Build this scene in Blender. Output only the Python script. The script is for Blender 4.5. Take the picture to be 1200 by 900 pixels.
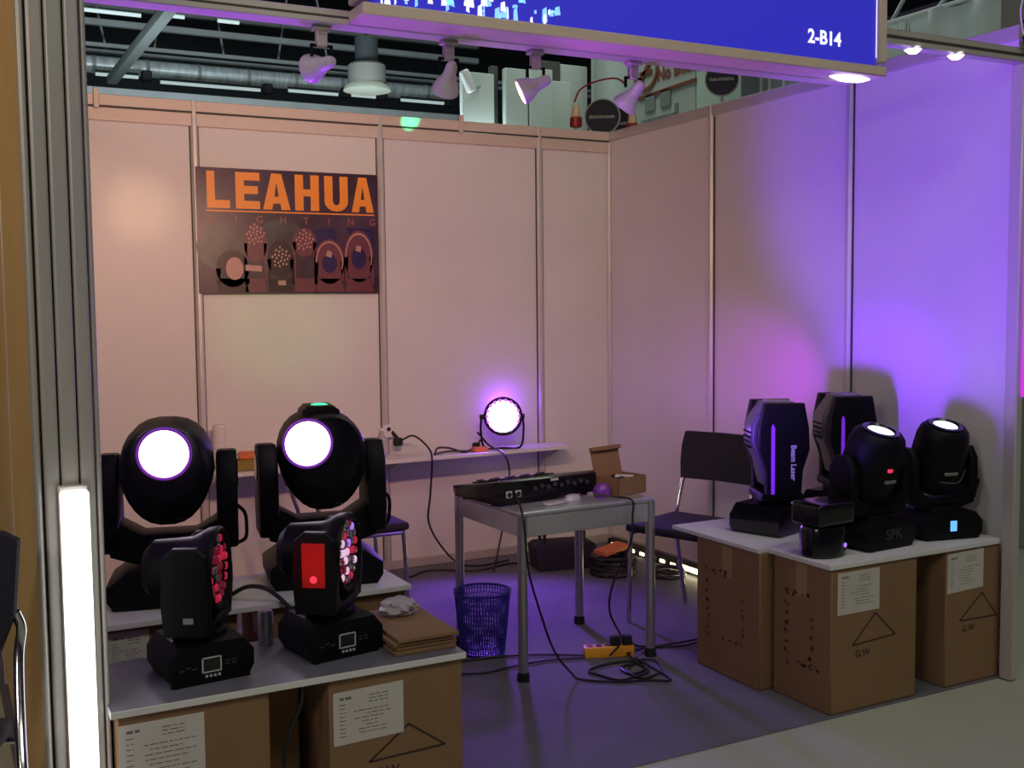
import bpy, bmesh, math, random
from mathutils import Vector, Matrix
random.seed(7)
for o in list(bpy.data.objects): bpy.data.objects.remove(o)
SC = bpy.context.scene; COL = SC.collection; PI = math.pi; R = math.radians

# ------------------------------------------------------------ camera
CAM = Vector((-3.68346, -5.68992, 1.46919)); FPX = 1291.94
FW = Vector((0.46529843, 0.88222959, -0.07189096)); RT = Vector((0.88412194, -0.46714123, -0.01036651)); UP = Vector((0.04272887, 0.05873685, 0.99735862))
cd = bpy.data.cameras.new('camera'); cam = bpy.data.objects.new('camera', cd); COL.objects.link(cam)
cam.matrix_world = Matrix(((RT.x, UP.x, -FW.x, CAM.x), (RT.y, UP.y, -FW.y, CAM.y), (RT.z, UP.z, -FW.z, CAM.z), (0, 0, 0, 1)))
cd.sensor_width = 36; cd.lens = 36 * FPX / 1200; cd.clip_end = 200
SC.camera = cam
def at(px, py, axis, v):            # the world point seen at a pixel, on the plane x/y/z = v
    d = FW + RT * ((px - 600) / FPX) - UP * ((py - 450) / FPX)
    return CAM + d * ((v - CAM[axis]) / d[axis])

# ------------------------------------------------------------ world, lights, exposure
W = bpy.data.worlds.new('world'); SC.world = W; W.use_nodes = True
W.node_tree.nodes['Background'].inputs[0].default_value = (0.60, 0.52, 0.80, 1)
W.node_tree.nodes['Background'].inputs[1].default_value = 0.022
SC.view_settings.view_transform = 'Standard'; SC.view_settings.look = 'None'
SC.view_settings.exposure = 0.0; SC.view_settings.gamma = 1; SC.view_settings.use_curve_mapping = False
def light(name, kind, loc, target, energy, color, parent=None, **kw):
    ld = bpy.data.lights.new(name, kind); ld.energy = energy; ld.color = color
    for k, v in kw.items(): setattr(ld, k, v)
    o = bpy.data.objects.new(name, ld); COL.objects.link(o)
    loc = Vector(loc); o.location = loc
    if target is not None: o.rotation_euler = (Vector(target) - loc).to_track_quat('-Z', 'Y').to_euler()
    if parent: o.parent = parent
    return o
VIO = (0.30, 0.06, 1.0); WARM = (1.0, 0.54, 0.36)
# hall lamps high above the aisle and hall, plus added fills
light('hall_light_and_fill', 'AREA', (-1.0, -7.5, 6.5), (-1.0, -6.5, 0), 125, (1.0, 1.0, 0.80), shape='RECTANGLE', size=6, size_y=1.5)
light('hall_light_and_fill', 'AREA', (3.5, 4.5, 7.5), (5.0, 5.5, 2.5), 165, (0.85, 1.0, 0.93), shape='RECTANGLE', size=5, size_y=1.5)
light('banner_fill', 'SPOT', (-2.5, 2.5, 4.6), (3.2, .7, 3.9), 320, (.85, 1.0, .97), spot_size=R(34), spot_blend=.6, shadow_soft_size=.2)  # unseen fill added to light the cloth banner
light('hall_light_and_fill', 'AREA', (-1.0, 7.5, 3.0), (0, 14.5, 7), 430, (0.8, 0.95, 1.0), shape='RECTANGLE', size=8, size_y=1.0)  # unseen fill from below, added for the roof steel

light('neighbour_light', 'AREA', (-5.4, -2.2, 2.6), (-3.5, -1.6, 1.4), 13, (1.0, .72, .40), shape='RECTANGLE', size=.8, size_y=.4)

light('column_fill', 'AREA', (-6.6, -6.2, 3.4), (-3.4, -2.9, 1.8), 40, (1.0, .90, .84), shape='RECTANGLE', size=1.2, size_y=.6)  # unseen fill added to brighten the left column

light('sign_frame_fill', 'SPOT', (-4.6, -7.4, 2.9), (-1.9, -2.9, 2.5), 110, (1.0, .72, .60), spot_size=R(30), spot_blend=.5, shadow_soft_size=.1)  # unseen warm fill added to brighten the sign frame

# ------------------------------------------------------------ materials
MATS = {}
def mat(name, base=(.5, .5, .5), rough=.5, metal=0.0, emit=None, es=0.0, noise=None, bump=None, spec=None, alpha=None, coat=0, trans=0):
    m = bpy.data.materials.new(name); m.use_nodes = True; nt = m.node_tree; b = nt.nodes['Principled BSDF']
    b.inputs['Base Color'].default_value = (*base, 1); b.inputs['Roughness'].default_value = rough; b.inputs['Metallic'].default_value = metal
    if spec is not None: b.inputs['Specular IOR Level'].default_value = spec
    if coat: b.inputs['Coat Weight'].default_value = coat
    if trans: b.inputs['Transmission Weight'].default_value = trans
    if emit: b.inputs['Emission Color'].default_value = (*emit, 1); b.inputs['Emission Strength'].default_value = es
    if alpha is not None: b.inputs['Alpha'].default_value = alpha
    tc = nt.nodes.new('ShaderNodeTexCoord')
    if noise:                       # (scale, second colour, amount, stretch)
        sc, c2, amt, st = noise
        mp = nt.nodes.new('ShaderNodeMapping'); mp.inputs['Scale'].default_value = st
        n = nt.nodes.new('ShaderNodeTexNoise'); n.inputs['Scale'].default_value = sc; n.inputs['Detail'].default_value = 5
        mx = nt.nodes.new('ShaderNodeMix'); mx.data_type = 'RGBA'
        mx.inputs[6].default_value = (*base, 1); mx.inputs[7].default_value = (*c2, 1)
        mr = nt.nodes.new('ShaderNodeMapRange'); mr.inputs[1].default_value = .35; mr.inputs[2].default_value = .7; mr.inputs[4].default_value = amt
        nt.links.new(tc.outputs['Object'], mp.inputs[0]); nt.links.new(mp.outputs[0], n.inputs[0]); nt.links.new(n.outputs[0], mr.inputs[0])
        nt.links.new(mr.outputs[0], mx.inputs[0]); nt.links.new(mx.outputs[2], b.inputs['Base Color'])
    if bump:                        # (scale, strength)
        n2 = nt.nodes.new('ShaderNodeTexNoise'); n2.inputs['Scale'].default_value = bump[0]; n2.inputs['Detail'].default_value = 4
        bp = nt.nodes.new('ShaderNodeBump'); bp.inputs['Strength'].default_value = bump[1]; bp.inputs['Distance'].default_value = .01
        nt.links.new(tc.outputs['Object'], n2.inputs[0]); nt.links.new(n2.outputs[0], bp.inputs['Height']); nt.links.new(bp.outputs[0], b.inputs['Normal'])
    MATS[name] = m; return m
S1 = (1, 1, 1)
M_panel = mat('wall_laminate', (.72, .70, .68), .38, noise=(2.5, (.66, .64, .62), .6, S1), bump=(18, .04))
M_alu = mat('aluminium', (.58, .54, .51), .42, .25, noise=(14, (.45, .44, .43), .6, (1, 1, .08)), bump=(60, .03))
M_aluw = mat('satin_aluminium', (.62, .60, .58), .42, .35, noise=(10, (.52, .50, .48), .5, (.1, 1, 1)))
M_groove = mat('groove_dark', (.05, .045, .04), .6)
M_carpet = mat('booth_carpet', (.145, .14, .165), .75, noise=(6, (.11, .105, .125), .7, S1), bump=(320, .25))
M_floor = mat('hall_floor', (.46, .48, .385), .55, noise=(1.6, (.38, .40, .32), .8, S1), bump=(30, .06))
M_dark = mat('hall_dark', (.016, .022, .026), .8, noise=(.6, (.008, .012, .015), .8, S1))
M_steel = mat('grey_steel', (.30, .32, .33), .5, .1, noise=(3, (.22, .24, .25), .6, S1))
M_duct = mat('galvanised_duct', (.70, .76, .78), .35, .3, noise=(4, (.35, .4, .42), .7, (3, .3, 1)))
M_white = mat('white_board', (.74, .74, .74), .4, noise=(8, (.66, .66, .66), .5, S1))
M_hallw = mat('pale_booth_wall', (.42, .47, .43), .6, noise=(2, (.36, .41, .38), .6, S1))
M_card = mat('cardboard', (.27, .152, .078), .8, noise=(7, (.22, .125, .06), .7, (1, 1, .35)), bump=(45, .08))
M_card2 = mat('cardboard_edge', (.24, .135, .065), .85, noise=(30, (.18, .10, .05), .8, (1, 1, 6)))
M_tape = mat('parcel_tape', (.40, .26, .13), .25, noise=(20, (.36, .23, .11), .6, S1))
M_print = mat('carton_print', (.045, .02, .02), .7)
M_red_print = mat('carton_red_print', (.11, .02, .018), .7)
M_paper = mat('label_paper', (.62, .58, .55), .6, noise=(12, (.56, .52, .5), .5, S1))
M_ink = mat('label_ink', (.16, .15, .17), .7)
M_black = mat('black_plastic', (.0035, .0033, .005), .5, spec=.16, bump=(200, .05), noise=(9, (.005, .005, .007), .5, S1))
M_gloss = mat('gloss_black_plastic', (.005, .004, .008), .2, spec=.4, coat=.3, noise=(9, (.007, .006, .010), .5, S1))
M_matt = mat('matt_black', (.004, .004, .005), .7, spec=.2, noise=(30, (.006, .006, .007), .5, S1))
M_shell = mat('satin_grey_shell', (.10, .10, .12), .3, noise=(6, (.08, .08, .10), .5, S1))
M_fabric = mat('dark_seat_fabric', (.018, .015, .03), .85, bump=(260, .3), noise=(40, (.026, .022, .04), .6, S1))
M_chrome = mat('chrome', (.7, .7, .72), .18, 1, noise=(5, (.6, .6, .62), .4, S1))
M_tube = mat('silver_leg', (.50, .50, .54), .3, .8, noise=(30, (.42, .42, .46), .5, (1, 1, .1)))
M_tabletop = mat('metal_tabletop', (.55, .56, .62), .28, .55, noise=(5, (.48, .49, .54), .6, S1))
M_rubber = mat('black_rubber', (.008, .008, .009), .6)
M_cable = mat('black_cable', (.010, .009, .012), .45)
M_bin = mat('blue_wire_mesh', (.03, .035, .34), .45, .1)
M_orange = mat('orange_plastic', (.90, .42, .03), .4, noise=(12, (.65, .2, .015), .5, S1))
M_orange2 = mat('orange_cloth', (.70, .20, .07), .7, noise=(20, (.55, .15, .05), .6, S1))
M_redlit = mat('red_lit_panel', (.62, .012, .015), .3, noise=(9, (.5, .01, .012), .5, S1))  # red LED light on the arm, put into the base colour
M_redm = mat('dark_red_plastic', (.30, .015, .018), .4)
M_cream = mat('cream_plastic', (.75, .58, .40), .5)
M_lens = mat('lit_lens', (.9, .8, 1), .3, emit=(.95, .78, 1.0), es=9)
M_lenshalo = mat('violet_lens_halo', (.3, .1, .6), .3, emit=(.30, .03, .60), es=.3)  # emission put in for the violet spill around the lens
M_lens_cool = mat('lit_white_lens', (.9, .95, 1), .3, emit=(.80, .93, 1.0), es=3)
M_par = mat('lit_par_lens', (.9, .6, 1), .3, emit=(.92, .62, 1.0), es=10)
M_parrim = mat('violet_par_cell', (.4, .1, 1), .3, emit=(.35, .04, 1.0), es=2.5)
M_tubew = mat('lit_white_tube', (1, 1, 1), .4, emit=(1, 1, .97), es=2.2)
M_magglow = mat('added_magenta_glow', (1, .1, 1), .4, emit=(.62, .0, .95), es=1.3)  # glow added for the magenta light beside the end post
M_lamp = mat('lit_spot_lamp', (1, .9, .7), .3, emit=(1, .58, .26), es=1.6)
M_down = mat('lit_white_downlight', (1, 1, 1), .4, emit=(1, 1, 1), es=9)
M_led_y = mat('lit_warm_led', (1, .9, .6), .4, emit=(1, .86, .48), es=3.5)
M_green = mat('lit_green_led', (.1, 1, .5), .4, emit=(.04, .85, .42), es=1.3)
M_ledr = mat('lit_red_led', (1, .05, .1), .3, emit=(.50, .01, .06), es=.42)
M_ledw = mat('lit_pink_led', (1, .7, .9), .3, emit=(.8, .5, .75), es=.7)
M_ledv = mat('lit_violet_led', (.6, .3, 1), .3, emit=(.35, .15, .8), es=.9)
M_ledd = mat('dim_red_led', (.2, .02, .03), .2, emit=(.16, .005, .02), es=.4)
M_ledoff = mat('unlit_led_lens', (.25, .2, .28), .1, coat=.6)
M_blue_disp = mat('lit_blue_display', (.2, .6, 1), .4, emit=(.14, .45, .95), es=1.0)
M_print_w = mat('white_print', (.50, .50, .54), .5)
M_print_g = mat('grey_print', (.035, .035, .04), .5)
M_redled2 = mat('lit_red_logo', (1, .1, .15), .4, emit=(.8, .03, .08), es=.8)
M_signblue = mat('backlit_blue_panel', (.03, .03, .5), .4, emit=(.020, .018, .34), es=1.0, noise=(1.5, (.03, .03, .6), .6, S1))
M_signwhite = mat('backlit_white_print', (.9, .9, 1), .4, emit=(.75, .78, .95), es=1.0)
M_signcyan = mat('backlit_cyan_print', (.3, .7, 1), .4, emit=(.22, .50, .85), es=1.0)
M_frame = mat('sign_frame', (.68, .58, .50), .45, .1, noise=(8, (.60, .51, .44), .5, S1))
M_lampbody = mat('white_lamp_enamel', (.60, .56, .62), .3, noise=(8, (.54, .5, .56), .4, S1))
M_navy = mat('navy_disc', (.006, .010, .045), .5)
M_banner = mat('grey_banner_cloth', (.38, .44, .42), .6, noise=(1.5, (.52, .58, .56), .8, (1, 3, .6)))
M_glass_w = mat('blue_grey_panel', (.20, .27, .31), .35, noise=(1.2, (.32, .40, .42), .7, (1, 3, 1)))
M_text_p = mat('pale_print', (.55, .60, .58), .6)
M_brownp = mat('brown_print', (.20, .055, .03), .6)
M_greyp = mat('grey_notice', (.20, .22, .21), .6)
M_greyp2 = mat('dull_metal_socket', (.09, .09, .11), .4, .5)
M_plastic_clear = mat('clear_plastic', (.8, .8, .85), .12, trans=.85, spec=.6)
M_cup = mat('white_paper_cup', (.72, .68, .68), .6, noise=(60, (.6, .56, .56), .6, (.1, .1, 3)))
M_olive = mat('olive_carton_print', (.22, .20, .03), .6, noise=(25, (.3, .12, .03), .5, S1))
M_bubble = mat('plastic_wrap', (.55, .5, .55), .2, alpha=.75, bump=(40, .6))
M_yellow = mat('ochre_outer_wall', (.62, .42, .20), .5, noise=(2, (.52, .34, .16), .6, S1))
# poster inks
M_pbg = mat('poster_ground', (.045, .02, .03), .3, noise=(5, (.09, .05, .085), .9, S1))
M_por = mat('poster_orange', (.98, .34, .035), .35)
M_pgl = mat('poster_teal_haze', (.075, .085, .085), .3, noise=(9, (.045, .025, .035), 1.0, S1))
M_pk = mat('poster_dark_shape', (.03, .012, .018), .35)
M_pp = mat('poster_plum_shape', (.16, .045, .06), .35)
M_pt = mat('poster_thin_letter', (.34, .10, .06), .35)
M_pl = mat('poster_pale_spot', (.50, .28, .24), .35)
M_pb = mat('poster_blue_patch', (.025, .012, .08), .35)

# ------------------------------------------------------------ helpers
def nb(): return bmesh.new()
def addmat(bm, vs, M):
    if M is not None: bmesh.ops.transform(bm, matrix=M, verts=vs)
def box(bm, a, b, bev=0.0, M=None, seg=1):
    a, b = Vector(a), Vector(b)
    t = bmesh.new(); bmesh.ops.create_cube(t, size=1)
    for v in t.verts: v.co = Vector([(a[i] + b[i]) / 2 + v.co[i] * (b[i] - a[i]) for i in range(3)])
    if bev: bmesh.ops.bevel(t, geom=list(t.edges), offset=bev, segments=seg, affect='EDGES', profile=.6)
    return merge(bm, t, M)
def merge(bm, t, M=None):
    if M is not None: bmesh.ops.transform(t, matrix=M, verts=t.verts)
    me = bpy.data.meshes.new('t'); t.to_mesh(me); t.free(); bm.from_mesh(me); bpy.data.meshes.remove(me); return bm
def frame(d):
    d = Vector(d).normalized(); return d.to_track_quat('Z', 'Y').to_matrix().to_4x4()
def cyl(bm, p, q, r, r2=None, n=20, cap=True):
    p, q = Vector(p), Vector(q); t = bmesh.new()
    bmesh.ops.create_cone(t, cap_ends=cap, segments=n, radius1=r, radius2=r if r2 is None else r2, depth=(q - p).length)
    return merge(bm, t, Matrix.Translation((p + q) / 2) @ frame(q - p))
def lathe(bm, prof, origin=(0, 0, 0), axis=(0, 0, 1), n=24, sx=1, sy=1):
    t = bmesh.new(); rings = []
    for r, z in prof:
        rings.append([t.verts.new((math.cos(2 * PI * k / n) * r * sx, math.sin(2 * PI * k / n) * r * sy, z)) for k in range(n)])
    for a, b in zip(rings, rings[1:]):
        for k in range(n): t.faces.new((a[k], a[(k + 1) % n], b[(k + 1) % n], b[k]))
    bmesh.ops.remove_doubles(t, verts=t.verts, dist=1e-6); bmesh.ops.recalc_face_normals(t, faces=t.faces)
    return merge(bm, t, Matrix.Translation(origin) @ frame(axis))
def prism(bm, pts, t0, t1, plane='xz', bev=0.0, M=None, seg=2):
    """outline pts in a plane, extruded from t0 to t1 along the third axis"""
    t = bmesh.new()
    def V(a, b, c): return {'xz': (a, c, b), 'xy': (a, b, c), 'yz': (c, a, b)}[plane]
    lo = [t.verts.new(V(a, b, t0)) for a, b in pts]; hi = [t.verts.new(V(a, b, t1)) for a, b in pts]; n = len(pts)
    t.faces.new(lo); t.faces.new(list(reversed(hi)))
    for k in range(n): t.faces.new((lo[k], hi[k], hi[(k + 1) % n], lo[(k + 1) % n]))
    bmesh.ops.recalc_face_normals(t, faces=t.faces)
    if bev:
        caps = [e for f in t.faces if len(f.verts) == n for e in f.edges]
        bmesh.ops.bevel(t, geom=list(set(caps)), offset=bev, segments=seg, affect='EDGES', profile=.6)
    return merge(bm, t, M)
def smooth_path(pts, sub=5):
    P = [Vector(p) for p in pts]; P = [2 * P[0] - P[1]] + P + [2 * P[-1] - P[-2]]; out = []
    for i in range(1, len(P) - 2):
        for s in range(sub):
            t = s / sub; a, b, c, d = P[i - 1:i + 3]
            out.append(.5 * ((2 * b) + (c - a) * t + (2 * a - 5 * b + 4 * c - d) * t * t + (3 * b - a - 3 * c + d) * t ** 3))
    out.append(P[-2]); return out
def tube(bm, pts, r=.004, n=6, sub=5, closed=False):
    P = smooth_path(pts, sub) if sub else [Vector(p) for p in pts]
    rings = []; up = Vector((0, 0, 1)); prev = None
    for i, p in enumerate(P):
        d = (P[min(i + 1, len(P) - 1)] - P[max(i - 1, 0)]).normalized()
        if prev is None: x = d.cross(up if abs(d.z) < .95 else Vector((1, 0, 0))).normalized()
        else: x = (prev - d * prev.dot(d)).normalized()
        prev = x; y = d.cross(x)
        rings.append([bm.verts.new(p + (x * math.cos(2 * PI * k / n) + y * math.sin(2 * PI * k / n)) * r) for k in range(n)])
    for a, b in zip(rings, rings[1:]):
        for k in range(n): bm.faces.new((a[k], a[(k + 1) % n], b[(k + 1) % n], b[k]))
    bm.faces.new(list(reversed(rings[0]))); bm.faces.new(rings[-1]); return bm
def obj(name, bm, m, parent=None, label=None, kind=None, loc=None, rot=None, smooth=True):
    me = bpy.data.meshes.new(name); bmesh.ops.recalc_face_normals(bm, faces=bm.faces)
    if smooth:
        for f in bm.faces: f.smooth = True
        for e in bm.edges:
            if len(e.link_faces) == 2 and e.calc_face_angle(0) > R(38): e.smooth = False
    bm.to_mesh(me); bm.free(); me.materials.append(m)
    o = bpy.data.objects.new(name, me); COL.objects.link(o)
    if parent: o.parent = parent
    if label: o['label'] = label
    if kind: o['kind'] = kind
    if loc: o.location = loc
    if rot: o.rotation_euler = rot
    return o
def thing(name, label, cat, loc=(0, 0, 0), rz=0, group=None):
    o = bpy.data.objects.new(name, None); COL.objects.link(o); o.empty_display_size = .1
    o.location = loc; o.rotation_euler = (0, 0, rz); o['label'] = label; o['category'] = cat
    if group: o['group'] = group
    return o
def tag(o, label, cat, group=None):
    o['label'] = label; o['category'] = cat
    if group: o['group'] = group
    return o
def struct(name, bm, m, **k): return obj(name, bm, m, kind='structure', **k)
def text(name, s, size, m, parent=None, loc=(0, 0, 0), rot=(PI / 2, 0, 0), off=0.0, ext=.0004, sx=1.0, align='CENTER', label=None):
    cu = bpy.data.curves.new(name, 'FONT'); cu.body = s; cu.size = size; cu.offset = off; cu.extrude = ext; cu.align_x = align; cu.align_y = 'CENTER'; cu.resolution_u = 3
    t = bpy.data.objects.new('t', cu); COL.objects.link(t)
    bpy.context.view_layer.update()
    me = bpy.data.meshes.new_from_object(t.evaluated_get(bpy.context.evaluated_depsgraph_get()))
    bpy.data.objects.remove(t); bpy.data.curves.remove(cu)
    for v in me.vertices: v.co.x *= sx
    me.materials.clear(); me.materials.append(m)
    o = bpy.data.objects.new(name, me); COL.objects.link(o); o.location = loc; o.rotation_euler = rot
    if parent: o.parent = parent
    if label: o['label'] = label
    return o
def copy_tree(o, parent=None):
    c = o.copy(); COL.objects.link(c)
    if parent: c.parent = parent
    for ch in [x for x in o.children]: copy_tree(ch, c)
    return c

# ============================================================ SETTING
b = nb(); box(b, (-14, -12, -.05), (16, 22, -.004)); struct('floor', b, M_floor)
b = nb(); box(b, (-3.5, -2.85, -.004), (0, 0, 0)); struct('floor_carpet', b, M_carpet)
HP = [0, -.49, -1.48, -2.47, -3.46]     # posts of the back wall
def post(parent, x, y, alongx=True, z1=2.5, r=.02):
    b = nb(); n = 8
    pts = [(x + math.cos(2 * PI * (k + .5) / n) * r, y + math.sin(2 * PI * (k + .5) / n) * r) for k in range(n)]
    prism(b, pts, 0, z1, 'xy')
    return obj('post', b, M_aluw, parent)
b = nb(); box(b, (-3.46, -.015, 2.445), (0, .03, 2.50), .003)
wb = struct('wall_back', b, M_frame)
b = nb(); box(b, (-3.46, -.0165, 2.438), (0, -.0145, 2.447)); obj('shadow_joint', b, M_groove, wb)
b = nb(); box(b, (-3.46, -.012, 2.375), (0, .026, 2.438), .002); obj('header_strip', b, M_frame, wb)
b = nb(); box(b, (-3.46, -.012, 0), (0, .026, .05), .002); obj('bottom_rail', b, M_alu, wb)
for a, c in zip(HP, HP[1:]):
    b = nb(); box(b, (c + .016, .004, .05), (a - .016, .012, 2.378)); obj('panel', b, M_panel, wb)
for x in HP: 
    post(wb, x, 0)
    if x > -3 and x < -.1:
        for s in (-1, 1):
            b = nb(); box(b, (x + s * .021 - .002, -.004, .05), (x + s * .021 + .002, .003, 2.44)); obj('post_groove', b, M_groove, wb)
b = nb()
for x in (-2.93, -1.0): box(b, (x - .012, -.03, 2.43), (x + .012, .0, 2.53), .003)
obj('clip', b, M_frame, wb)
YP = [0, -.99, -1.98, -2.85]
b = nb(); box(b, (-.015, -2.86, 2.445), (.03, 0, 2.50), .003)
wr = struct('wall_right', b, M_aluw)
b = nb(); box(b, (-.012, -2.85, 0), (.026, 0, .05), .002); obj('bottom_rail', b, M_alu, wr)
for a, c in zip(YP, YP[1:]):
    b = nb(); box(b, (.004, c + .016, .05), (.012, a - .016, 2.446)); obj('panel', b, M_panel, wr)
for y in YP[1:3]:
    post(wr, 0, y)
    for s in (-1, 1):
        b = nb(); box(b, (-.004, y + s * .021 - .002, .05), (.003, y + s * .021 + .002, 2.44)); obj('post_groove', b, M_groove, wr)
b = nb(); box(b, (-.058, -2.905, 0), (-.020, -2.85, 2.345), .006); obj('end_post', b, M_alu, wr)
b = nb(); box(b, (-3.485, -2.86, 2.445), (-3.44, 0, 2.50), .003)
wl = struct('wall_left', b, M_aluw)
for a, c in zip(YP, YP[1:]):
    b = nb(); box(b, (-3.466, c + .016, .05), (-3.456, a - .016, 2.446)); obj('panel', b, M_panel, wl)
    b = nb(); box(b, (-3.476, c + .016, .05), (-3.467, a - .016, 2.446)); obj('outer_panel', b, M_yellow, wl)
for y in YP[1:3]: post(wl, -3.461, y)
# left front column: bundled extrusions with recessed joints
b = nb(); box(b, (-3.478, -2.93, 0), (-3.345, -2.855, 2.62))
cl = struct('column_left', b, M_groove)
edges = [(-3.482, -3.468), (-3.463, -3.430), (-3.426, -3.388), (-3.384, -3.352), (-3.349, -3.336)]
for i, (a, c) in enumerate(edges):
    b = nb(); box(b, (a, -2.955 + .01 * (i in (0, 4)), 0), (c, -2.87, 2.62), .008, seg=3); obj('profile', b, M_alu, cl)
# front beams
b = nb(); box(b, (-3.336, -2.905, 2.198), (-.90, -2.84, 2.236), .004); bf = struct('trim_1', b, M_aluw)
b = nb(); box(b, (-3.336, -2.9065, 2.214), (-.90, -2.9045, 2.219)); obj('beam_groove', b, M_groove, bf)
b = nb(); box(b, (-3.336, -2.90, 2.345), (-.03, -2.85, 2.398), .004); bf2 = struct('trim_2', b, M_aluw)
b = nb(); box(b, (-3.336, -2.902, 2.366), (-.03, -2.8995, 2.376)); obj('beam_groove', b, M_groove, bf2)

# ============================================================ FASCIA LIGHTBOX
sg = thing('lightbox_sign', 'blue backlit fascia lightbox sign reading 2-B14 hung on the front beam', 'sign', (-1.78, -2.96, 2.2))
x0, x1 = -.907, .905
b = nb()
box(b, (x0, -.06, 0), (x1, .05, .033), .004); box(b, (x0, -.06, .045), (x0 + .035, .05, .62), .004); box(b, (x1 - .035, -.06, .045), (x1, .05, .62), .004); box(b, (x0, -.06, .58), (x1, .05, .62), .004)
obj('sign_frame', b, M_frame, sg)
b = nb(); box(b, (x0 + .035, -.045, .033), (x1 - .035, .04, .58)); obj('sign_face', b, M_signblue, sg)
text('stand_number', '2-B14', .060, M_signwhite, sg, (.645, -.0465, .100), off=.0016, sx=.98)
text('sign_lettering', 'LIGHTING', .085, M_signwhite, sg, (.245, -.0465, .204), off=.003, sx=1.0, align='RIGHT')
random.seed(3)
b = nb(); b2 = nb()
for k in range(80):
    x = x0 + .036 + random.random() ** 1.1 * .53; z = .033 + random.random() ** 2 * .13; w = random.uniform(.004, .022); h = random.uniform(.006, .05)
    prism(b if k % 2 else b2, [(x, z), (x + w, z + random.uniform(-.005, .008)), (x + w * .8, z + h), (x + w * .1, z + h * .8)], -.0462 - .0002 * (k % 2), -.0458, 'xz')
obj('skyline_print', b, M_signwhite, sg, kind='stuff'); obj('skyline_print', b2, M_signcyan, sg, kind='stuff')
b = nb(); box(b, (x1 - .037, -.047, .06), (x1 - .034, -.044, .5)); obj('edge_glow_strip', b, M_signwhite, sg)
# linear downlight under the sign's right end
dl = thing('downlight', 'long bright white downlight under the right end of the blue sign', 'lamp', (-.975, -2.955, 2.2))
b = nb(); lathe(b, [(0, -.014), (.6, -.010), (1, 0), (1, .004)], n=28); 
for v in b.verts: v.co.x *= .085; v.co.y *= .028
obj('diffuser', b, M_down, dl)
light('downlight_beam', 'SPOT', (0, 0, -.03), (0, 0, -1), 9, (1, .96, 1), dl, spot_size=R(120), spot_blend=.8, shadow_soft_size=.06)
for i, (px, t) in enumerate(((1070, 'round white downlight glowing under the upper beam, nearer the sign'), (1120, 'round white downlight glowing under the upper beam, nearer the right wall end'))):
    p = at(px, 60 + 6 * i, 1, -2.875)
    d = thing('beam_downlight', t, 'lamp', (p.x, -2.875, 2.345), 0, 'downlights under the upper front beam')
    b = nb(); lathe(b, [(0, -.016), (.014, -.014), (.024, -.006), (.028, 0), (.028, .003)], n=20); obj('diffuser', b, M_down, d)
    b = nb(); lathe(b, [(.028, -.002), (.033, -.002), (.033, .002), (.028, .002)], n=20); obj('rim', b, M_aluw, d)

# ============================================================ ARM SPOTLIGHTS
def spotlight(x, aim, label, energy, glow, flood=(0, 0, 0), zc=2.10):
    t = thing('arm_spotlight', label, 'spotlight', (x, -2.862, 2.198), 0, 'arm spotlights under the front beam')
    zl = zc - 2.198
    b = nb(); box(b, (-.015, -.010, zl + .045), (.015, .010, 0), .003); box(b, (-.024, -.016, -.012), (.024, .016, .0), .003); obj('arm', b, M_aluw, t)
    b = nb(); box(b, (-.03, -.004, zl + .02), (-.024, .004, zl + .052)); box(b, (.024, -.004, zl + .02), (.03, .004, zl + .052)); box(b, (-.03, -.004, zl + .046), (.03, .004, zl + .052)); obj('bracket', b, M_matt, t)
    d = (Vector(aim)).normalized(); h = obj('lamp_head', lathe(nb(), [(0, -.048), (.010, -.046), (.016, -.035), (.018, -.010), (.021, .0), (.031, .019), (.038, .037), (.039, .046), (.036, .048), (.034, .042), (0, .034)], (0, 0, zl), d, 24), M_lampbody, t)
    o = Vector((0, 0, zl))
    b = nb(); lathe(b, [(0, .0), (.027, .002), (.033, .0)], o + d * .043, d, 20); obj('lamp_glass', b, glow, h)
    if energy:
        lo = o + d * .075
        light('lamp_beam', 'SPOT', lo, Vector(flood) - t.location, energy, WARM, t, spot_size=R(112), spot_blend=.8, shadow_soft_size=.05)
    return t
LX = (-2.745, -2.38, -2.105, -1.767)
s1 = spotlight(LX[0], (-.22, .55, -.05), 'leftmost arm spotlight under the front beam, bright reflection on its round body', 40, M_lamp, (-2.7, 0, 1.9))
light('lamp_hot_core', 'SPOT', (-.02, .08, -.085), (.01, 2.862, -.235), 44, (1, .66, .34), s1, spot_size=R(9), spot_blend=1, shadow_soft_size=.02)
spotlight(LX[1], (.06, .75, -.75), 'white bell-shaped arm spotlight second from the left, pointing down to the back', 38, M_lamp, (-2.2, 0, 1.8))
spotlight(LX[2], (-.75, .35, -.38), 'third arm spotlight from the left, its orange-lit mouth turned to the left', 34, M_lamp, (-1.6, 0, 1.7))
spotlight(LX[3], (-.35, .65, -.72), 'rightmost arm spotlight under the front beam, tilted down to the left', 30, M_lamp, (-1.0, 0, 1.7))

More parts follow.
